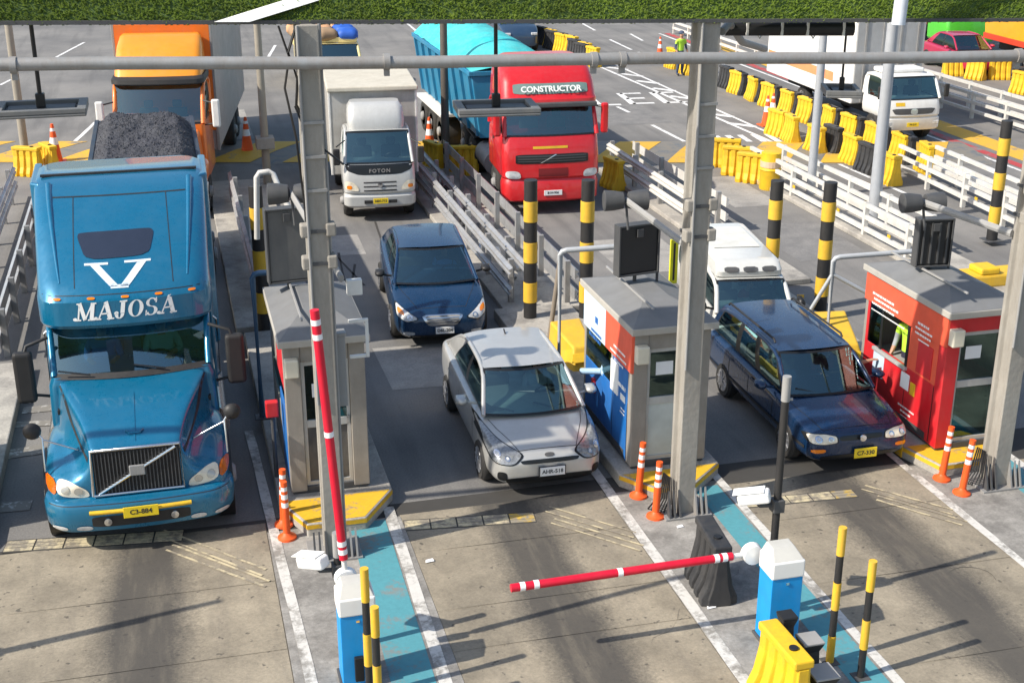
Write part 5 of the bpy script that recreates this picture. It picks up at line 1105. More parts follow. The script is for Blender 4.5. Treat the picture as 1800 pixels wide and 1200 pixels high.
# ------------------------------------------------------------------ toll booths
m_bgrey = mat('booth grey render', (.30, .275, .24), .75, var=.15, dirt=.5, dirtcol=(.18, .16, .14)); m_roof = mat('booth roof grey', (.17, .175, .18), .75, var=.15, dirt=.4, dirtcol=(.17, .16, .15))
m_eave = mat('booth eave', (.42, .40, .36), .7, dirt=.5); m_alu = mat('aluminium', (.50, .50, .49), .4, .3, dirt=.25)
m_bblue = mat('booth blue', (.01, .13, .42), .45, dirt=.1); m_bred = mat('booth red', (.58, .012, .02), .4, dirt=.12); m_bred_lit = mat('booth red lit', (.75, .10, .045), .45, dirt=.1)  # third tone is booth red with sunlight painted into the colour
m_bglass = glass('booth glass', (.35, .42, .42), .06); m_paper = mat('paper', (.78, .79, .80), .7, var=.05); m_skyb = mat('pale blue panel', (.55, .68, .80), .5)
def booth(x, y, label, wd, dp, h, post, left, door_low):
    T = thing('toll_booth', label, 'toll booth', (x, y, 0)); z0 = .205; z1 = z0 + h; hw = wd / 2
    boxes('plinth', [(-hw + .02, hw - .02, .02, dp - .02, z0, z0 + .10)], m_dkgrey, T)
    for a, b in ((-hw, -hw + .22), (hw - .22, hw)):
        boxes('corner_post', [(a, b, 0, .20, z0 + .04, z1)], post, T, .01)
    boxes('back_wall', [(-hw, hw, dp - .08, dp, z0 + .04, z1)], m_bgrey, T, .01)
    boxes('lintel', [(-hw + .222, hw - .222, .02, .16, z1 - .26, z1 - .003)], post, T, .01)
    # door with an upper pane and a lower panel
    dx0, dx1, dz1 = -hw + .224, hw - .224, z1 - .264
    D = boxes('door', [(dx0, dx0 + .05, .05, .10, z0 + .05, dz1), (dx1 - .05, dx1, .05, .10, z0 + .05, dz1), (dx0 + .05, dx1 - .05, .05, .10, z0 + .05, z0 + .16), (dx0 + .05, dx1 - .05, .05, .10, dz1 - .06, dz1), (dx0 + .05, dx1 - .05, .045, .105, z0 + .98, z0 + 1.09)], m_alu, T, .004)
    boxes('door_pane', [(dx0 + .05, dx1 - .05, .07, .078, z0 + 1.09, dz1 - .06)], m_bglass, D, 0)
    boxes('door_panel', [(dx0 + .05, dx1 - .05, .07, .08, z0 + .16, z0 + .98)], door_low, D, 0)
    boxes('door_handle', [(dx1 - .045, dx1 - .015, .02, .05, z0 + 1.0, z0 + 1.12)], m_steel, D, .004)
    boxes('notice', [(dx0 + .14, dx0 + .40, .062, .066, z0 + 1.42, z0 + 1.62)], m_paper, D, 0)
    sp = boxes('loudspeaker_box', [(-hw + .0, -hw + .19, -.14, -.002, z1 - .42, z1 - .16)], mat('cream plastic', (.66, .62, .50), .5), T, .02)
    # right side: wall with a window band
    boxes('right_wall', [(hw - .06, hw, .202, dp - .082, z0 + .04, z0 + 1.0), (hw - .06, hw, .202, dp - .082, z1 - .3, z1)], post, T, .005)
    boxes('right_pane', [(hw - .04, hw - .03, .202, dp - .082, z0 + 1.0, z1 - .3)], m_bglass, T, 0)
    # roof: hipped slab with a pale eave
    e = .07; zr = z1 + .005
    g = MB(); g.box(-hw - e, hw + e, -e - .04, dp + e, zr, zr + .10); g.obj('eave', m_eave, T, bevel=.01)
    g = MB(); r = [(-hw - e + .01, -e - .03), (hw + e - .01, -e - .03), (hw + e - .01, dp + e - .01), (-hw - e + .01, dp + e - .01)]; k = [(-hw * .32, .72), (hw * .32, .72), (hw * .32, dp - .55), (-hw * .32, dp - .55)]
    g.loft([[(a, b, zr + .102) for a, b in r], [(a, b, zr + .28) for a, b in k]]); g.obj('roof', m_roof, T, bevel=.01)
    boxes('monitor', [(-hw + .18, -hw + .46, .5, .54, z0 + 1.05, z0 + 1.28)], m_black, T, .01); boxes('stool', [(-.05, .3, 1.0, 1.35, z0 + .12, z0 + .62)], m_seat, T, .03); boxes('roof_conduit', [(-hw * .5, -hw * .5 + .03, .1, dp - .1, z1 + .30, z1 + .33)], m_grey, T, .005)
    boxes('counter', [(-hw + .06, -hw + .45, .3, dp - .2, z0 + .85, z0 + .9)], m_grey, T, 0)
    # left side, toward the driver: (name, y0, y1, z0, z1, material, thickness)
    for nm, y0_, y1_, a, b, m, th in left:
        boxes(nm, [(-hw - th, -hw + .05 - (0 if th == 0 else .04), y0_, y1_, z0 + a, z0 + b)], m, T, .004)
    return T
def lines(T, x, spec, m=m_whiteclean):
    """rows of small illegible print on the left face: (y0, y1, z)"""
    g = MB()
    rw = random.Random(int(x * 1000) + len(spec))
    for y0, y1, z, h in spec:
        k = y1
        while k > y0 + .02:
            wl_ = rw.uniform(.6, 2.6) * max(h, .025)
            e_ = max(y0, k - wl_)
            if h > .06: e_ = y0
            g.box(x - .004, x, e_, k, z, z + h); k = e_ - .5 * max(h, .02)
    g.obj('printed_lines', m, T)['kind'] = 'stuff'
H1 = 2.22
booth(1.76, 16.64, 'weathered grey toll booth beside the blue truck with red arm in front', 1.10, 2.25, H1, m_bgrey,
      [('blue_panel', .21, 1.0, .05, 1.25, m_bblue, .0), ('red_sign', .21, 1.2, 1.5, H1 - .01, m_bred, .0), ('lower_wall', 1.0, 2.16, .05, 1.0, m_bgrey, .0), ('side_pane', 1.0, 2.16, 1.0, 1.5, m_bglass, -.02), ('upper_wall', 1.2, 2.16, 1.5, H1 - .01, m_bgrey, .0), ('pane_front', .21, 1.0, 1.25, 1.5, m_bglass, -.02)], mat('dark door panel', (.06, .06, .065), .4, dirt=.4))
T2 = booth(6.63, 16.20, 'blue sided toll booth with sunlit-toned red sign beside the silver car', 1.16, 2.25, 2.10, m_bgrey,
      [('blue_panel', .21, 2.16, .05, .98, m_bblue, .0), ('blue_upper', .21, .86, .98, 1.50, m_bblue, .0), ('lit_red_sign', .0, 1.15, 1.50, 2.14, m_bred_lit, .035), ('white_sign', 1.16, 2.2, 1.50, 2.14, m_skyb, .035), ('side_window', .86, 2.16, .98, 1.49, m_bglass, -.02), ('window_frame', .86, .92, .98, 1.49, m_alu, .01), ('menu_board', .60, .92, .92, 1.40, m_whiteclean, .02)], mat('frosted panel', (.50, .54, .52), .35, var=.2, scale=3))
lines(T2, -.5802, [(.30, .62, 1.30, .06), (.30, .50, 1.12, .10), (.30, .48, .98, .02), (.30, .5, .92, .02)])
lines(T2, -.617, [(.25, .75, 1.86, .03), (.2, .9, 1.76, .03), (.3, .7, 1.66, .03)]); lines(T2, -.617, [(1.3, 1.8, 1.74, .04), (1.5, 1.62, 1.92, .10), (1.35, 1.9, 1.64, .05)], mat('sign blue', (.02, .12, .4), .5))
T3 = booth(11.25, 15.62, 'bright red toll booth with an open service window beside the navy estate', 1.16, 2.35, 2.12, m_bred,
      [('red_panel', .21, 2.27, .05, .98, m_bred, .0), ('lit_red_panel', .20, .98, .98, 1.66, m_bred_lit, .0), ('lit_red_sign', .0, 2.35, 1.66, 2.14, m_bred_lit, .03), ('window_frame', .98, 1.04, .98, 1.66, m_black, .012), ('window_frame', 1.76, 1.82, .98, 1.66, m_black, .012), ('side_window', 1.82, 2.2, .98, 1.66, m_bglass, -.02), ('rear_post', 2.2, 2.27, .98, 1.66, m_bred, .0), ('sill', .96, 1.95, .93, .98, m_alu, .05), ('red_hatch', .32, .72, 1.02, 1.52, m_bred, .012), ('notice', 1.62, 1.95, .52, .92, m_skyb, .008), ('sticker', .86, 1.10, .62, .88, m_paper, .008), ('yellow_sticker', .68, .82, .60, .80, m_yellow, .008)], m_bglass)
lines(T3, -.614, [(1.45, 2.1, 2.02, .035), (1.3, 2.05, 1.94, .035), (1.4, 2.1, 1.86, .03), (1.1, 2.1, 1.76, .02), (.45, .75, 1.98, .035), (.35, .8, 1.90, .03), (.35, .8, 1.82, .03), (.4, .7, 1.74, .02)])
lines(T3, -.5802, [(.62, 1.1, .52, .025), (.72, 1.02, .44, .03), (.8, 1.0, .36, .03), (.5, .95, .16, .03)])
booth(-4.1, 16.9, 'grey toll booth left of the blue truck, just outside the picture', 1.10, 2.25, H1, m_bgrey, [('wall', .21, 2.16, .05, H1 - .01, m_bgrey, .0)], m_bgrey)
vest = mat('lime vest', (.45, .75, .05), .7)
for TT, ys in ((T2, (.205, .86)), (T3, (.205, .98, 1.85))):
    for y_ in ys: boxes('panel_seam', [(-.583, -.5795, y_ - .006, y_ + .006, .28, 1.16)], m_blkpaint, TT, 0)
    boxes('kick_plate', [(-.588, -.5795, .3, 2.1, .27, .38)], m_dkgrey, TT, 0)
J, S_, P_ = standing(cloth('grey', (.3, .32, .35)), cloth('navy', (.02, .02, .04)), vest)
person('person', 'attendant in a lime vest behind the red booth window', J, S_, P_, (11.05, 17.15, .22), -60, scale=.98)
J, S_, P_ = standing(cloth('white', (.6, .6, .6)), cloth('navy', (.02, .02, .04)), cloth('sky', (.3, .5, .7)))
person('person', 'attendant in pale blue inside the blue sided booth', J, S_, P_, (6.5, 17.7, .22), -70, scale=.96)
p = G(1197, 78, 1.25)
J, S_, P_ = standing(cloth('slate', (.05, .07, .12)), cloth('slate', (.05, .07, .12)), vest)
person('person', 'road worker in a lime vest standing far back beside the central column', J, S_, P_, (p.x, p.y, 0), 15, hair=cloth('slate', (.05, .07, .12)))
# items at the booths
def extinguisher(x, y, z, label):
    g = MB(); g.lathe([(.005, 0), (.07, .01), (.075, .05), (.075, .26), (.04, .32), (.02, .34), (.02, .38)], (x, y, z), (0, 0, 1), 14); o = g.obj('red_lamp', m_redpl, None, smooth=50); tag(o, label, 'lamp')
for (px, py, Y, lb) in ((1050, 676, 17.9, 'red button box beside the window of the blue sided booth'), (478, 718, 17.3, 'red button box on the left side of the grey booth')):
    c = atY(px, py, Y); T = thing('button_box', lb, 'button box', tuple(c)); boxes('box', [(-.09, .09, -.06, .06, -.12, .12)], m_redpl, T, .02); g = MB(); g.tube([(0, 0, -.1), (0, 0, .2 - c.z)], .03, 8); g.obj('post', m_dkgrey, T)
# pale blue Y-shaped tray arm
T = thing('tray_arm', 'pale blue forked arm reaching from the blue sided booth window', 'arm', (0, 0, 0)); a = atY(1022, 652, 17.9); b = atY(1058, 652, 17.6)
m_pb = mat('pale blue metal', (.35, .50, .66), .4)
g = MB(); g.tube([a, b], .05, 8); g.tube([b, atY(1072, 618, 17.6)], .04, 8); g.tube([b, atY(1082, 688, 17.3)], .04, 8); g.obj('fork', m_pb, T, smooth=60)
# ------------------------------------------------------------------ lane portals and signals
def portal(px, py, h, arm, label, m, legz=.2, brace=None):
    t = G(px, py, h); T = thing('lane_portal', label, 'frame', (t.x, t.y, 0)); g = MB()
    g.tube([(0, 0, legz), (0, 0, h - .08), (.03, -.01, h - .02), (.10, -.02, h), (arm, -.1, h + .02)], .045, 10); g.obj('pipe_frame', m, T, smooth=60)
    if brace:
        for bx, by, bz in brace: g = MB(); g.tube([(0, 0, h * .85), (bx, by, bz)], .035, 8); g.obj('brace', m, T, smooth=60)
    boxes('foot_plate', [(-.12, .12, -.12, .12, legz, legz + .02)], m_dkgrey, T)
    return t
portal(985, 440, 2.7, 1.0, 'grey bent pipe frame carrying the black signal over the blue sided booth', mat('light grey pipe', (.45, .47, .49), .4, .2, dirt=.2))
portal(1466, 452, 2.05, 1.55, 'grey bent pipe frame with slanting braces beside the red booth', mat('light grey pipe', (.45, .47, .49)), brace=((-.55, .3, .4), (1.5, -.4, .9)))
portal(443, 480, 2.6, .28, 'blue grey pipe frame squeezed between the blue truck and the grey booth', mat('blue grey pipe', (.08, .16, .26), .4, .2))
def signal(px, py, Y, w_, h, label, rz, ribs=0):
    c = atY(px, py, Y); T = thing('lane_signal', label, 'signal', (c.x, c.y, c.z), rz)
    boxes('housing', [(-w_ / 2, w_ / 2, -.06, .08, -h / 2, h / 2)], m_blkpaint, T, .02); boxes('frame', [(-w_ / 2 - .03, -w_ / 2 - .003, -.085, .1, -h / 2 - .03, h / 2 + .03), (w_ / 2 + .003, w_ / 2 + .03, -.085, .1, -h / 2 - .03, h / 2 + .03), (-w_ / 2, w_ / 2, -.085, .1, h / 2 + .003, h / 2 + .03), (-w_ / 2, w_ / 2, -.085, .1, -h / 2 - .03, -h / 2 - .003)], m_dkgrey, T, .005)
    for i in range(ribs): x = -w_ / 2 + w_ * (i + .5) / ribs; boxes('rib', [(x - .012, x + .012, -.085, -.062, -h / 2 + .03, h / 2 - .03)], m_dkgrey, T, 0)
    boxes('hinge', [(-.05, .05, -.10, -.062, h / 2 - .16, h / 2 - .04)], m_dkgrey, T, .005)
    g = MB(); g.tube([(.0, .05, -h / 2), (0, .05, -(c.z - 2.5) if c.z > 2.55 else -h / 2 - .1)], .03, 8); g.tube([(w_ / 2 + .06, .03, h / 2), (w_ / 2 + .06, .03, -(c.z - 2.45) if c.z > 2.5 else -h / 2 - .15)], .022, 8); g.obj('post', m_dkgrey, T, smooth=60); return T
signal(1120, 437, 17.6, .62, .72, 'square black lane signal box standing on the blue sided booth roof', 8)
signal(1640, 425, 17.0, .50, .70, 'ribbed black lane signal standing on the red booth roof', -8, 4)
T = signal(505, 430, 18.4, .56, 1.05, 'tall dark grey cabinet on the grey booth roof behind the left column', 5)
for ch in T.children:
    if ch.name.startswith('housing'): ch.data.materials[0] = mat('cabinet grey', (.10, .10, .10), .6, dirt=.5, dirtcol=(.2, .19, .17))
# yellow-green hazard sheet behind the central column
T = thing('hazard_board', 'lime yellow hazard board behind the central column', 'board', tuple(atY(1185, 460, 18.2)), 10); boxes('board', [(-.07, .07, 0, .03, -.36, .36)], mat('lime yellow', (.75, .72, .02), .5), T, .005); boxes('black_stripe', [(-.02, .015, -.006, -.001, -.3, .3)], m_blkpaint, T, 0)
g = MB(); g.tube([(0, .045, -.3), (0, .045, .2 - atY(1185, 460, 18.2).z)], .02, 8); g.obj('post', m_steel, T)
# ------------------------------------------------------------------ striped bollards
def bollard(px, py, h, label, n=7, r=.125, base=.12):
    t = G(px, py, h); T = thing('bollard', label, 'bollard', (t.x, t.y, 0), 0, 'thick black and yellow posts')
    bh = (h - base) / n
    for i in range(n):
        k = n - 1 - i; g = MB(); rr_ = r + (.008 if k % 2 else 0); g.cyl((0, 0, base + i * bh), (0, 0, base + (i + 1) * bh - .002), rr_, n=20); g.obj('yellow_band' if k % 2 else 'black_band', m_yelpaint if k % 2 else m_blkpaint, T, smooth=50, bevel=.004)
    boxes('base_flange', [(-.2, .2, -.2, .2, base - .02, base)], m_dkgrey, T, .005)
bollard(448, 326, 2.95, 'thick black and yellow post between the blue truck and the grey booth')
bollard(933, 316, 2.9, 'left of the pair of thick striped posts ahead of the red tractor')
bollard(1034, 316, 2.9, 'right of the pair of thick striped posts ahead of the red tractor')
bollard(1367, 317, 2.75, 'thick striped post beyond the small white van')
bollard(1461, 320, 2.75, 'thick striped post behind the navy estate with a pipe frame in front')
bollard(1771, 212, 2.9, 'thick striped post at the right edge beside the white guard rails', 7)
def thinpost(px, py, h, label, n=4):
    t = G(px, py, h); T = thing('striped_post', label, 'post', (t.x, t.y, 0), 0, 'slim yellow and black posts'); bh = (h - .03) / n
    for i in range(n):
        k = n - 1 - i; g = MB(); g.cyl((0, 0, .03 + i * bh), (0, 0, .03 + (i + 1) * bh - .002), .046 if k % 2 == 0 else .041, n=14); g.obj('yellow_band' if k % 2 == 0 else 'black_band', m_yelpaint if k % 2 == 0 else m_blkpaint, T, smooth=50)
    boxes('base_plate', [(-.09, .09, -.09, .09, .02, .032)], m_dkgrey, T, .004)
thinpost(640, 998, 1.62, 'taller slim yellow and black post before the left barrier cabinet'); thinpost(658, 1066, 1.42, 'shorter slim yellow and black post before the left barrier cabinet')
thinpost(1482, 926, 1.75, 'taller slim yellow and black post before the right barrier cabinet', 5); thinpost(1535, 985, 1.5, 'shorter slim yellow and black post before the right barrier cabinet')
# ------------------------------------------------------------------ barrier gates
m_gblue = mat('gate blue', (.0, .27, .66), .4, dirt=.08); m_arm = mat('barrier red', (.62, .004, .03), .35, dirt=.05)
def gate(x, y, label, h=1.22):
    T = thing('barrier_gate', label, 'barrier gate', (x, y, 0)); a, b = .19, .17
    boxes('foot', [(-a - .03, a + .03, -b - .03, b + .03, .02, .05)], m_dkgrey, T)
    boxes('cabinet', [(-a, a, -b, b, .05, h - .30)], m_gblue, T, .008); boxes('cabinet_lock', [(-.02, .02, -b - .012, -b - .001, h - .38, h - .35)], m_chrome, T, .003)
    boxes('cap', [(-a - .012, a + .012, -b - .012, b + .012, h - .298, h - .08)], m_whiteclean, T, .02)
    g = MB(); g.loft([[(-a, -b, h - .082), (a, -b, h - .082), (a, b, h - .082), (-a, b, h - .082)], [(-a * .72, -b * .1, h + .02), (a * .72, -b * .1, h + .02), (a * .72, b * .9, h + .03), (-a * .72, b * .9, h + .03)]]); g.obj('cap_top', mat('cap top', (.50, .49, .45), .5), T, bevel=.01)
    boxes('cable_box', [(-.06, .04, -b - .06, -b - .001, .12, .42)], m_black, T, .008); return T
def arm(T, p, q, m=m_arm):
    p, q = Vector(p), Vector(q); L = (q - p).length; d = (q - p) / L; g = MB(); g.tube([p, p + d * .3], .03, 10); g.obj('arm_socket', m_white, T, smooth=60)
    g = MB(); g.tube([p + d * .25, q], .048, 12); g.obj('arm', m, T, smooth=60)
    for t in (.32, .42, L * .55, L - .32, L - .16): g = MB(); g.cyl(p + d * t, p + d * (t + .06), .0515, n=12); g.obj('white_band', m_reflect, T, smooth=60)
    g = MB(); g.lathe([(.01, -.07), (.12, -.06), (.13, .04), (.02, .06)], p, (0, 1, .0), 18); g.obj('hub', m_whiteclean, T, smooth=50)
x1_, y1_ = 1.50, 12.40
T = gate(x1_, y1_, 'blue and white barrier cabinet with its red arm raised upright'); arm(T, (-.05, .30, 1.12), (1.27 - x1_, .30, 4.28))
x2_, y2_ = 6.34, 11.92; pv = G(1322, 972, 1.02); tp = G(898, 1033, 1.02)
T = gate(x2_, y2_, 'blue and white barrier cabinet with its red arm lowered across the lane'); arm(T, (pv.x - x2_, pv.y - y2_, 1.02), (tp.x - x2_, tp.y - y2_, 1.02))
T = gate(-4.4, 13.4, 'blue and white barrier cabinet left of the blue truck, outside the picture'); arm(T, (-.05, .2, 1.12), (-.15, .2, 4.1))
def camera_pole(x, y, h, cz, label, ang=60):
    T = thing('camera_pole', label, 'camera pole', (x, y, 0)); g = MB(); g.cyl((0, 0, .02), (0, 0, h - .3), .045, n=14); g.obj('pole', m_blkpaint, T, smooth=50)
    g = MB(); g.cyl((0, 0, h - .3), (0, 0, h), .050, n=14); g.cyl((.0, .0, h - .28), (.08, -.02, h - .28), .02, n=8); g.obj('pole_top', m_grey, T, smooth=50)
    Mx = Matrix.Translation((-.26, .04, cz)) @ Matrix.Rotation(R(ang - 180), 4, 'Z') @ Matrix.Rotation(R(14), 4, 'X')
    g = MB(); g.box(-.085, .085, -.21, .17, -.075, .075, Mx); c = g.obj('camera_housing', m_whiteclean, T, bevel=.035, seg=3)
    g = MB(); g.box(-.09, .09, -.25, .12, .079, .09, Mx); g.obj('sun_shield', m_whiteclean, c, bevel=.004); g = MB(); g.box(-.055, .055, -.216, -.209, -.045, .045, Mx); g.obj('lens_window', m_black, c)
    g = MB(); g.tube([(0, 0, cz - .12), (-.2, .03, cz - .12), (-.26, .04, cz - .05)], .028, 8); g.obj('camera_bracket', m_dkgrey, T, smooth=60); boxes('pole_clamp', [(-.07, .07, -.07, .07, cz - .2, cz - .04)], m_dkgrey, T, .01)
camera_pole(6.48, 12.42, 3.12, 1.62, 'black pole with white camera behind the right barrier cabinet')
camera_pole(1.40, 12.98, 1.55, 1.20, 'short black pole with white camera behind the left barrier cabinet', 42)
camera_pole(-4.3, 13.6, 3.1, 1.7, 'black pole with white camera left of the blue truck, outside the picture')
# small pedestals by the right gate
for px, py, z, s, lb in ((1384, 1080, .85, .09, 'black funnel topped pedestal beside the right barrier cabinet'), (1424, 1122, .62, .12, 'black pedestal with grey lid behind the yellow barrier'), (1446, 1180, .50, .14, 'low dark box behind the yellow barrier')):
    c = G(px, py, z); T = thing('pedestal', lb, 'pedestal', (c.x, c.y, 0)); g = MB(); g.loft([[(a * s * k, b * s * k, zz) for a, b in ((-1, -1), (1, -1), (1, 1), (-1, 1))] for zz, k in ((.02, .9), (z - .12, .7), (z - .02, 1))]); g.obj('stand', m_blkpaint, T, bevel=.01); boxes('lid', [(-s * 1.02, s * 1.02, -s * 1.02, s * 1.02, z - .018, z + .012)], m_grey if z < .8 else m_black, T, .01)
# ------------------------------------------------------------------ water-filled barriers, cones, delineators
def barrier_mesh(m, nm, L=.84, h=.82):
    T = bpy.data.objects.new(nm, None); COL.objects.link(T); g = MB()
    def prof(k): return [(-.23 * k, .0), (.23 * k, .0), (.23 * k, .10), (.16 * k, .26), (.105 * k, .55), (.10 * k, h - .10), (-.10 * k, h - .10), (-.105 * k, .55), (-.16 * k, .26), (-.23 * k, .10)]
    rings = []; n = 4; seg = L / n
    for i in range(n):
        a = -L / 2 + i * seg
        for y, k in ((a, .62), (a + .022, .62), (a + .045, 1.), (a + seg - .045, 1.), (a + seg - .022, .62)): rings.append([(x * k, y, z) for x, z in prof(1)])
    rings.append([(x * .7, L / 2, z) for x, z in prof(1)])
    g.loft(rings); b = g.obj('shell', m, T, bevel=.012)
    boxes('top_bar', [(-.115, .115, -L / 2, L / 2, h - .098, h)], m, T, .02)
    g = MB(); g.cyl((0, -L * .2, h), (0, -L * .2, h + .02), .05, n=12); g.obj('filler_cap', m_black, T)
    return T
yb = barrier_mesh(m_yellow, 'plastic_barrier'); kb = barrier_mesh(mat('black barrier plastic', (.022, .023, .026), .5, dirt=.35, dirtcol=(.12, .11, .1)), 'plastic_barrier')
used = {id(yb): False, id(kb): False}
def put(src, x, y, rz, label, z=0., group=None):
    if not used[id(src)]:
        used[id(src)] = True; o = src; o.location = (x, y, z); o.rotation_euler = (0, 0, R(rz))
    else:
        o = copy_tree(src); o.location = (x, y, z); o.rotation_euler = (0, 0, R(rz))
    return tag(o, label, 'barrier', group)
c = (G(1352, 1100, .82) + G(1412, 1155, .82)) / 2; put(yb, c.x, c.y, 2, 'yellow ribbed plastic barrier in the foreground beside the right barrier cabinet', .02)
c = G(1250, 1000, .3); put(kb, c.x, c.y, -6, 'black plastic barrier behind the lowered red arm', .02)
yl = [(1282, 146), (1314, 157), (1345, 168), (1376, 181), (1410, 194), (1454, 210), (1494, 224), (1527, 241), (1572, 260), (1624, 278)]
for i, (px, py) in enumerate(yl[::-1]):
    c = G(px, py, .4); put(yb, 20.75, c.y, random.uniform(-14, 14), f'{ORD[i]} yellow barrier from the near end of the long right-hand row', group='long barrier row'); put(kb, 20.85, c.y + 1.25, random.uniform(-8, 8), f'{ORD[i]} black barrier from the near end of the long right-hand row', group='long barrier row')
for i, y in enumerate((50.2, 51.8)):
    put(yb, 20.6, y, 5, f'{["nearer", "farther"][i]} of two yellow barriers beside the road worker', group='long barrier row')
for i, (px, py) in enumerate(((1563, 297), (1497, 262), (1434, 245), (1391, 226), (1366, 216))):
    c = G(px, py, .4); put(yb, c.x, c.y, random.uniform(-12, 12), f'yellow plastic barrier, {ORD[i]} from the near end of the inner barrier row', group='inner barrier row')
    if i < 2: put(kb, c.x + .1, c.y + 1.35, 4, f'{ORD[i]} black barrier from the near end of the inner row', group='inner barrier row')
for i, (px, py) in enumerate(((1322, 292), (1296, 280), (1276, 266))):
    c = G(px, py, .45); put(yb, c.x, c.y, 48 + 7 * i, f'yellow plastic barrier, {ORD[i]} of the three beside the central column', group='barriers by the central column')
c = G(1078, 305, .4); put(yb, c.x, c.y, 10, 'yellow plastic barrier at the right front corner of the red tractor')
for i, (px, py) in enumerate(((1042, 100), (1028, 92), (1005, 80), (986, 76), (968, 68))):
    c = G(px, py, .4); put(yb, c.x, c.y, 15, f'yellow plastic barrier, {ORD[i]} from the near end of the farthest row', group='farthest barrier row'); put(kb, c.x - .15, c.y + 1.1, 15, f'black plastic barrier, {ORD[i]} black one of the farthest row', group='farthest barrier row')
for i, (px, py) in enumerate(((1795, 146), (1758, 122), (1716, 122), (1676, 116))):
    c = G(px, py, .4); put(yb, c.x, c.y, [10, 70, 20, 75][i], f'yellow plastic barrier, {ORD[i]} from the near end of the row by the crimson car', group='barriers by the crimson car')
    if i < 3: put(kb, c.x + .8, c.y + .9, 50, f'{ORD[i]} black barrier of the row by the crimson car', group='barriers by the crimson car')
for i, (px, py) in enumerate(((87, 285), (50, 290))):
    c = G(px, py, .3); put(yb, c.x, c.y, [25, 60][i], ['yellow plastic barrier beside the cone left of the gravel load', 'yellow plastic barrier at the foot of the left post'][i])
c = G(762, 275, .4); put(yb, c.x, c.y, 20, 'yellow plastic barrier with a cone beside the white box truck')
c = G(815, 288, .3); put(yb, c.x, c.y, 80, 'yellow plastic barrier beneath the wheels of the red tractor')
# drum
c = G(1354, 300, .5); T = thing('yellow_drum', 'yellow plastic drum at the end of the white guard rail', 'drum', (c.x, c.y, 0)); g = MB(); g.lathe([(.26, 0), (.28, .05), (.27, .5), (.30, .55), (.27, .6), (.27, 1.0), (.2, 1.02), (.01, 1.02)], (0, 0, 0), (0, 0, 1), 20); g.obj('drum_body', m_yellow, T, smooth=40); g = MB(); g.cyl((0, 0, .62), (0, 0, .78), .282, n=20); g.obj('label_band', mat('faded label', (.62, .45, .3), .6), T)
def cone():
    T = bpy.data.objects.new('traffic_cone', None); COL.objects.link(T); boxes('base', [(-.19, .19, -.19, .19, .0, .03)], m_orange, T, .01)
    pr = lambda z: .135 - .105 * z / .75
    for a, b, nm, m in ((.03, .36, 'cone_body', m_orange), (.36, .50, 'white_band', m_reflect), (.50, .62, 'cone_collar', m_orange), (.62, .68, 'top_band', m_reflect), (.68, .76, 'tip', m_orange)):
        g = MB(); g.cyl((0, 0, a), (0, 0, b), pr(a) + (.002 if 'band' in nm else 0), pr(b), n=16); g.obj(nm, m, T, smooth=60)
    return T
cn = cone()
for i, (px, py, z, lb, k) in enumerate(((97, 268, .3, 'orange cone left of the gravel load', 1.5), (434, 250, .3, 'dark orange cone behind the left post near the orange lorry', 1.4), (755, 245, .35, 'orange cone on the kerb beside the white box truck', 1.35), (1348, 205, .3, 'orange cone in the gap of the inner barrier row', 1.3), (1358, 196, .3, 'orange cone behind its twin at the inner barrier row', 1.2), (1160, 90, .3, 'orange cone far back before the road worker', 1.2))):
    c = G(px, py, z); o = cn if i == 0 else copy_tree(cn); o.location = (c.x, c.y, 0); o.scale = (k,) * 3; tag(o, lb, 'cone', 'orange cones')
def delineator():
    T = bpy.data.objects.new('delineator_post', None); COL.objects.link(T); g = MB(); g.lathe([(.13, .0), (.125, .03), (.07, .06), (.05, .09)], (0, 0, 0), (0, 0, 1), 16); g.obj('base', m_orange, T, smooth=40)
    z = .09
    for h, nm, m, r in ((.38, 'post', m_orange, .05), (.07, 'white_band', m_reflect, .047), (.05, 'collar', m_orange, .046), (.07, 'white_band', m_reflect, .044), (.05, 'collar', m_orange, .043), (.06, 'white_band', m_reflect, .042), (.07, 'tip', m_orange, .045)):
        g = MB(); g.cyl((0, 0, z), (0, 0, z + h), r, n=14); g.obj(nm, m, T, smooth=50); z += h
    return T
dl = delineator()
for i, (px, py, lb, tl) in enumerate(((505, 945, 'front orange delineator post beside the grey booth', 0), (499, 922, 'rear orange delineator post beside the grey booth', 2), (1122, 872, 'rear orange delineator post by the central column', 3), (1152, 908, 'front orange delineator post by the central column', 2), (1655, 842, 'rear orange delineator post by the right column', 4), (1690, 867, 'front orange delineator post by the right column', 5))):
    c = G(px, py, .02); o = dl if i == 0 else copy_tree(dl); o.location = (c.x, c.y, .02); o.rotation_euler = (0, R(tl), 0); tag(o, lb, 'delineator', 'orange delineator posts')
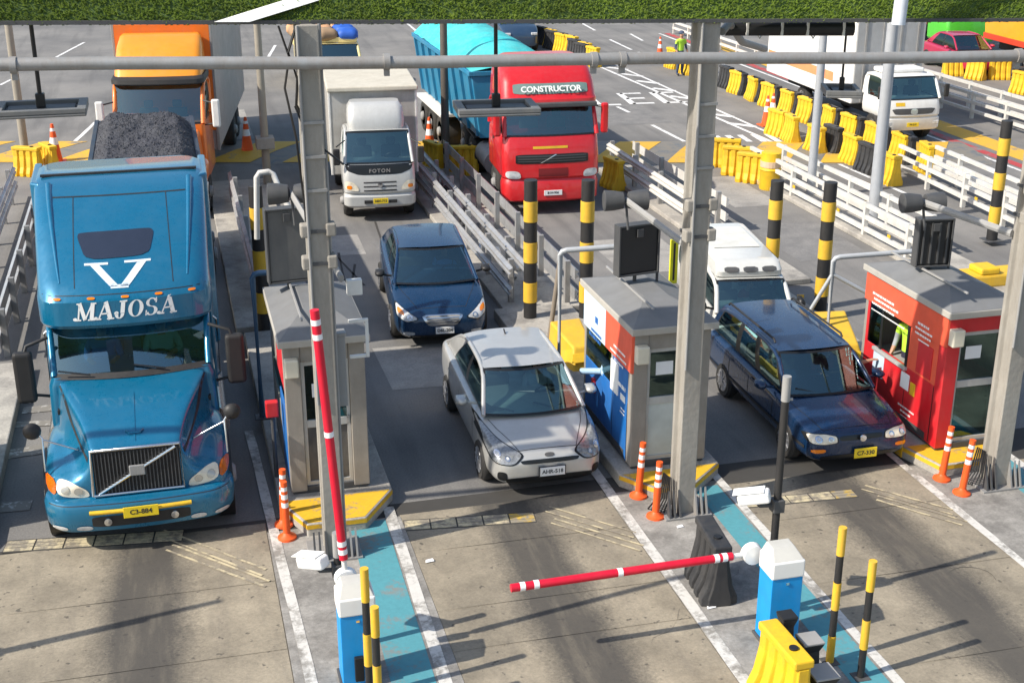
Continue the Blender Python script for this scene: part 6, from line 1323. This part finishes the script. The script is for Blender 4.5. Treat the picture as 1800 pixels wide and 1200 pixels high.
# ------------------------------------------------------------------ guard rails
def wbeam(x, y0, y1, z, s, h=.24):
    n = [(0, 0), (.0, .03), (.07, .07), (.07, .11), (.015, .15), (.07, .19), (.07, .23), (.0, .27), (0, .30), (-.008, .30), (-.008, 0)]
    g = MB(); g.ext([(x + s * a, y0, z + b * h / .30) for a, b in n], (0, y1 - y0, 0)); return g
def guard(label, x, y0, y1, zs, m, s=-1, refl=False, flat=False, step=1.9, dx=0.):
    T = thing('guard_rail', label, 'guard rail', (x, y0, 0), math.degrees(math.atan2(-dx, y1 - y0))); L = y1 - y0
    for z in zs:
        n = max(1, int(L / 4)); 
        for i in range(n):
            a, b = L * i / n, L * (i + 1) / n - .02
            g = wbeam(s * .06, a, b, z, s) if not flat else MB().box(-.045, .045, a, b, z, z + .10)
            g.obj('rail_beam', m, T, bevel=.004 if flat else 0)
    k = 0.3
    while k < L: boxes('post', [(-.055, .055, k, k + .10, .0, max(zs) + (.30 if not flat else .12))], m_steel if not flat else m, T, .005); k += step
    if refl:
        k = 1.0
        while k < L: boxes('reflector', [(s * .055 - .01, s * .055 + .01, k, k + .12, zs[0] + .15, zs[0] + .22)], m_yellow, T, 0); k += 2.4
    return T
m_gr = mat('weathered galvanised', (.50, .51, .52), .38, .55, var=.2, dirt=.5, dirtcol=(.22, .18, .14)); m_gw = mat('white rail paint', (.60, .59, .56), .5, dirt=.5, dirtcol=(.38, .33, .27))
guard('grey double guard rail beside the dark blue saloon, lane side', 6.35, 23.8, 35.8, (.30, .72), m_gr); guard('grey double guard rail on the red tractor side of the median', 7.40, 23.4, 36.0, (.30, .72), m_gr, 1); guard('grey middle guard rail inside the double rails beside the red tractor', 6.88, 24.2, 35.5, (.5,), m_gr, -1)
guard('grey guard rail between the red tractor and the central column, left beam', 12.0, 28.4, 34.6, (.3, .66), m_gw, -1); guard('grey guard rail between the red tractor and the central column, right beam', 12.6, 28.0, 34.6, (.3, .66), m_gw, 1)
guard('white triple guard rail at the near side of the right median', 15.65, 24.5, 33.2, (.22, .50, .78), m_gw, -1, True, True); guard('white triple guard rail at the far side of the right median', 16.55, 25.0, 33.4, (.22, .50, .78), m_gw, 1, True, True)
guard('white triple guard rail beyond the tall lamp post', 19.3, 24.6, 32.4, (.22, .50, .78), m_gw, -1, True, True, dx=.5); guard('white triple guard rail far side beside the red edge line', 20.3, 24.6, 32.0, (.22, .50, .78), m_gw, 1, True, True, dx=.4)
guard('white guard rail right of the far white lorry, near side', 26.5, 33.0, 44.0, (.22, .50, .78), m_gw, -1, False, True); guard('white guard rail right of the far white lorry, far side', 27.6, 33.0, 44.0, (.22, .50, .78), m_gw, 1, False, True)
guard('dark guard rail left of the blue truck, near beam', -3.2, 23.5, 36, (.25, .62), m_gr); guard('dark guard rail left of the blue truck, far beam', -4.1, 23.5, 36, (.25, .62), m_gr, 1)
guard('grey guard rail between the blue truck and the white box truck', 1.5, 25, 34, (.25, .62), m_gr)
guard('white guard rail seen through the gap behind the central column', 24.6, 52, 62, (.22, .5), m_gw, -1, False, True)
# scrap lying between the double rails
for i in range(16):
    y = 24.3 + i * .72; x = 6.85 + random.uniform(-.25, .25); g = MB(); L = random.uniform(.3, .9); a = random.uniform(-.4, .4)
    g.tube([(x - L / 2 * math.sin(a), y - L / 2, .16), (x, y, .2 + random.uniform(0, .25)), (x + L / 2 * math.sin(a), y + L / 2, .18)], .05 + random.uniform(0, .04), 6)
    o = g.obj('scrap_pipe', random.choice((m_steel, m_dkgrey, m_gr, m_white)), None, bevel=.01); tag(o, f'scrap pipe between the double rails, {ORD[i]} from the near end', 'scrap', 'scrap pipes between the rails')
# short barrier ends by the portals: faceted yellow concrete noses
def nose(px, py, label, s=1., rz=0):
    c = G(px, py, .2); T = thing('crash_nose', label, 'crash barrier', (c.x, c.y, 0), rz); g = MB()
    g.loft([[(-.35 * s, -.1, .12), (.35 * s, -.1, .12), (.42 * s, 1.3 * s, .12), (-.42 * s, 1.3 * s, .12)], [(-.22 * s, .15, .70 * s), (.22 * s, .15, .70 * s), (.36 * s, 1.3 * s, .95 * s), (-.36 * s, 1.3 * s, .95 * s)]]); g.obj('block', m_yelpaint, T, bevel=.03)
    g = MB(); g.ext([(-.34 * s, -.02, .35), (.34 * s, -.02, .35), (.27 * s, .10, .58 * s), (-.27 * s, .10, .58 * s)], (0, -.02, .0)); g.obj('facet_plate', m_yellow, T)
    return T
nose(1490, 655, 'faceted yellow concrete nose behind the red booth', .95, -8); nose(1030, 648, 'yellow concrete nose behind the blue sided booth', .8, 4)
c = G(1735, 490, .2); T = thing('crash_nose', 'small yellow concrete block at the foot of the right edge striped post', 'crash barrier', (c.x, c.y, 0)); boxes('block', [(-.7, .7, -.3, .3, .1, .38)], m_yelpaint, T, .05); boxes('cap_block', [(-.35, .1, -.28, .2, .38, .52)], m_yellow, T, .04)
c = G(622, 655, .2)
# dark pipe props leaning near the second booth
g = MB(); a = G(962, 620, .15); g.tube([a, a + Vector((.25, .1, 1.7))], .045, 10); o = g.obj('leaning_post', mat('weathered brown post', (.2, .16, .12), .7, dirt=.4), None, smooth=60); tag(o, 'weathered post leaning by the pair of striped posts', 'post')
# ------------------------------------------------------------------ lamp and sign posts
def post(px, py, h, r, m, label, lean=0., collar=None):
    c = G(px, py); T = thing('post', label, 'post', (c.x, c.y, 0)); g = MB(); g.cyl((0, 0, 0), (lean, 0, h), r, r * .8, n=16); g.obj('shaft', m, T, smooth=50)
    g = MB(); g.cyl((0, 0, 0), (0, 0, .06), r * 2, n=16); g.obj('base_flange', m_steel, T, smooth=40)
    if collar: boxes('collar_box', [(-r * 2.2, r * 2.2, -r * 2.2, r * 2.2, collar, collar + .3)], m_conc_col, T, .02)
    return T
m_post = mat('post grey paint', (.30, .27, .22), .6, dirt=.4); m_ppost = mat('pale grey post', (.40, .42, .45), .45, .2, dirt=.2)
post(48, 297, 5.6, .12, m_post, 'brown grey post at the left edge behind the hanging lamp'); post(471, 330, 5.4, .11, m_post, 'grey post with collar between the orange lorry and the white box truck', 0, 1.1)
post(784, 302, 5.6, .12, mat('dark post', (.10, .085, .07), .6), 'dark post between the white box truck and the red tractor'); post(1424, 348, 5.2, .12, m_ppost, 'slim pale post by the white guard rails'); post(1534, 396, 6.2, .155, m_ppost, 'thick pale lamp post rising among the white guard rails')
# overhead cables
def wire(pts, r, label, m=m_black):
    g = MB(); g.tube([Vector(p) for p in pts], r, 6); o = g.obj('cable', m, None, smooth=60); tag(o, label, 'cable')
a = Vector((1.45, 15.25, 6.8)); wire([a + Vector((-.15, 0, 0)), a + Vector((-.05, 0, -.35)), a + Vector((-.12, 0, -.7)), a + Vector((-.02, .02, -1.3)), a + Vector((.06, .02, -2.6)), a + Vector((.1, .02, -4.0))], .014, 'thick black cable hanging left of the left column')
wire([a + Vector((.05, .0, 0)), a + Vector((-.06, 0, -.3)), a + Vector((.03, 0, -.6)), a + Vector((.0, 0, -.9)), a + Vector((.15, -.03, -1.2))], .018, 'looped black cable at the top of the left column')
wire([a + Vector((-.02, -.05, -.9)), a + Vector((.1, -.12, -1.25)), a + Vector((.5, -.12, -1.6))], .014, 'black cable draped across the left column')
g = MB(); g.tube([(1.86, 15.05, 2.4), (1.86, 15.05, 3.9)], .10, 4); 
T = thing('junction_frame', 'small white frame and box on the right side of the left column', 'junction box', (2.02, 15.55, 3.1)); boxes('box', [(-.05, .14, -.05, .05, .35, .55)], m_white, T, .01); boxes('frame', [(-.05, .2, -.02, .02, -.02, .02), (.16, .2, -.02, .02, -.5, -.022), (-.05, .158, -.02, .02, -.5, -.46)], m_white, T, .004)
# litter
for px, py, s, lb in ((755, 985, .06, 'white scrap of paper on the middle lane concrete'), (1195, 925, .05, 'white scrap of paper beside the front delineator by the central column'), (1245, 945, .04, 'small white scrap near the black plastic barrier'), (1250, 1066, .06, 'white scrap on the island left of the right barrier cabinet')):
    c = G(px, py, .03); g = MB(); g.add([(c.x - s, c.y - s * .6, .03), (c.x + s, c.y - s * .4, .032), (c.x + s * .8, c.y + s * .5, .045), (c.x - s * .7, c.y + s * .6, .03)], [(0, 1, 2, 3)]); o = g.obj('paper_scrap', m_paper, None); tag(o, lb, 'litter')

# bent white hoop at the end of the left median rail
T = thing('end_hoop', 'bent white pipe hoop at the rail end behind the striped post by the grey booth', 'hoop'); g = MB()
g.tube([atY(452, 420, 22.), atY(451, 312, 22.), atY(456, 304, 22.), atY(472, 302, 22.), atY(480, 306, 22.), atY(498, 348, 21.8), atY(520, 385, 21.5)], .05, 10); g.obj('pipe', m_gw, T, smooth=60)
T = thing('cable_duct', 'square grey cable duct fixed beside the left column', 'duct', (1.83, 15.50, 0)); boxes('duct', [(-.075, .075, -.075, .075, 2.0, 2.95)], m_grey, T, .01); boxes('duct_cap', [(-.09, .09, -.09, .09, 2.95, 3.0)], m_steel, T, .01)
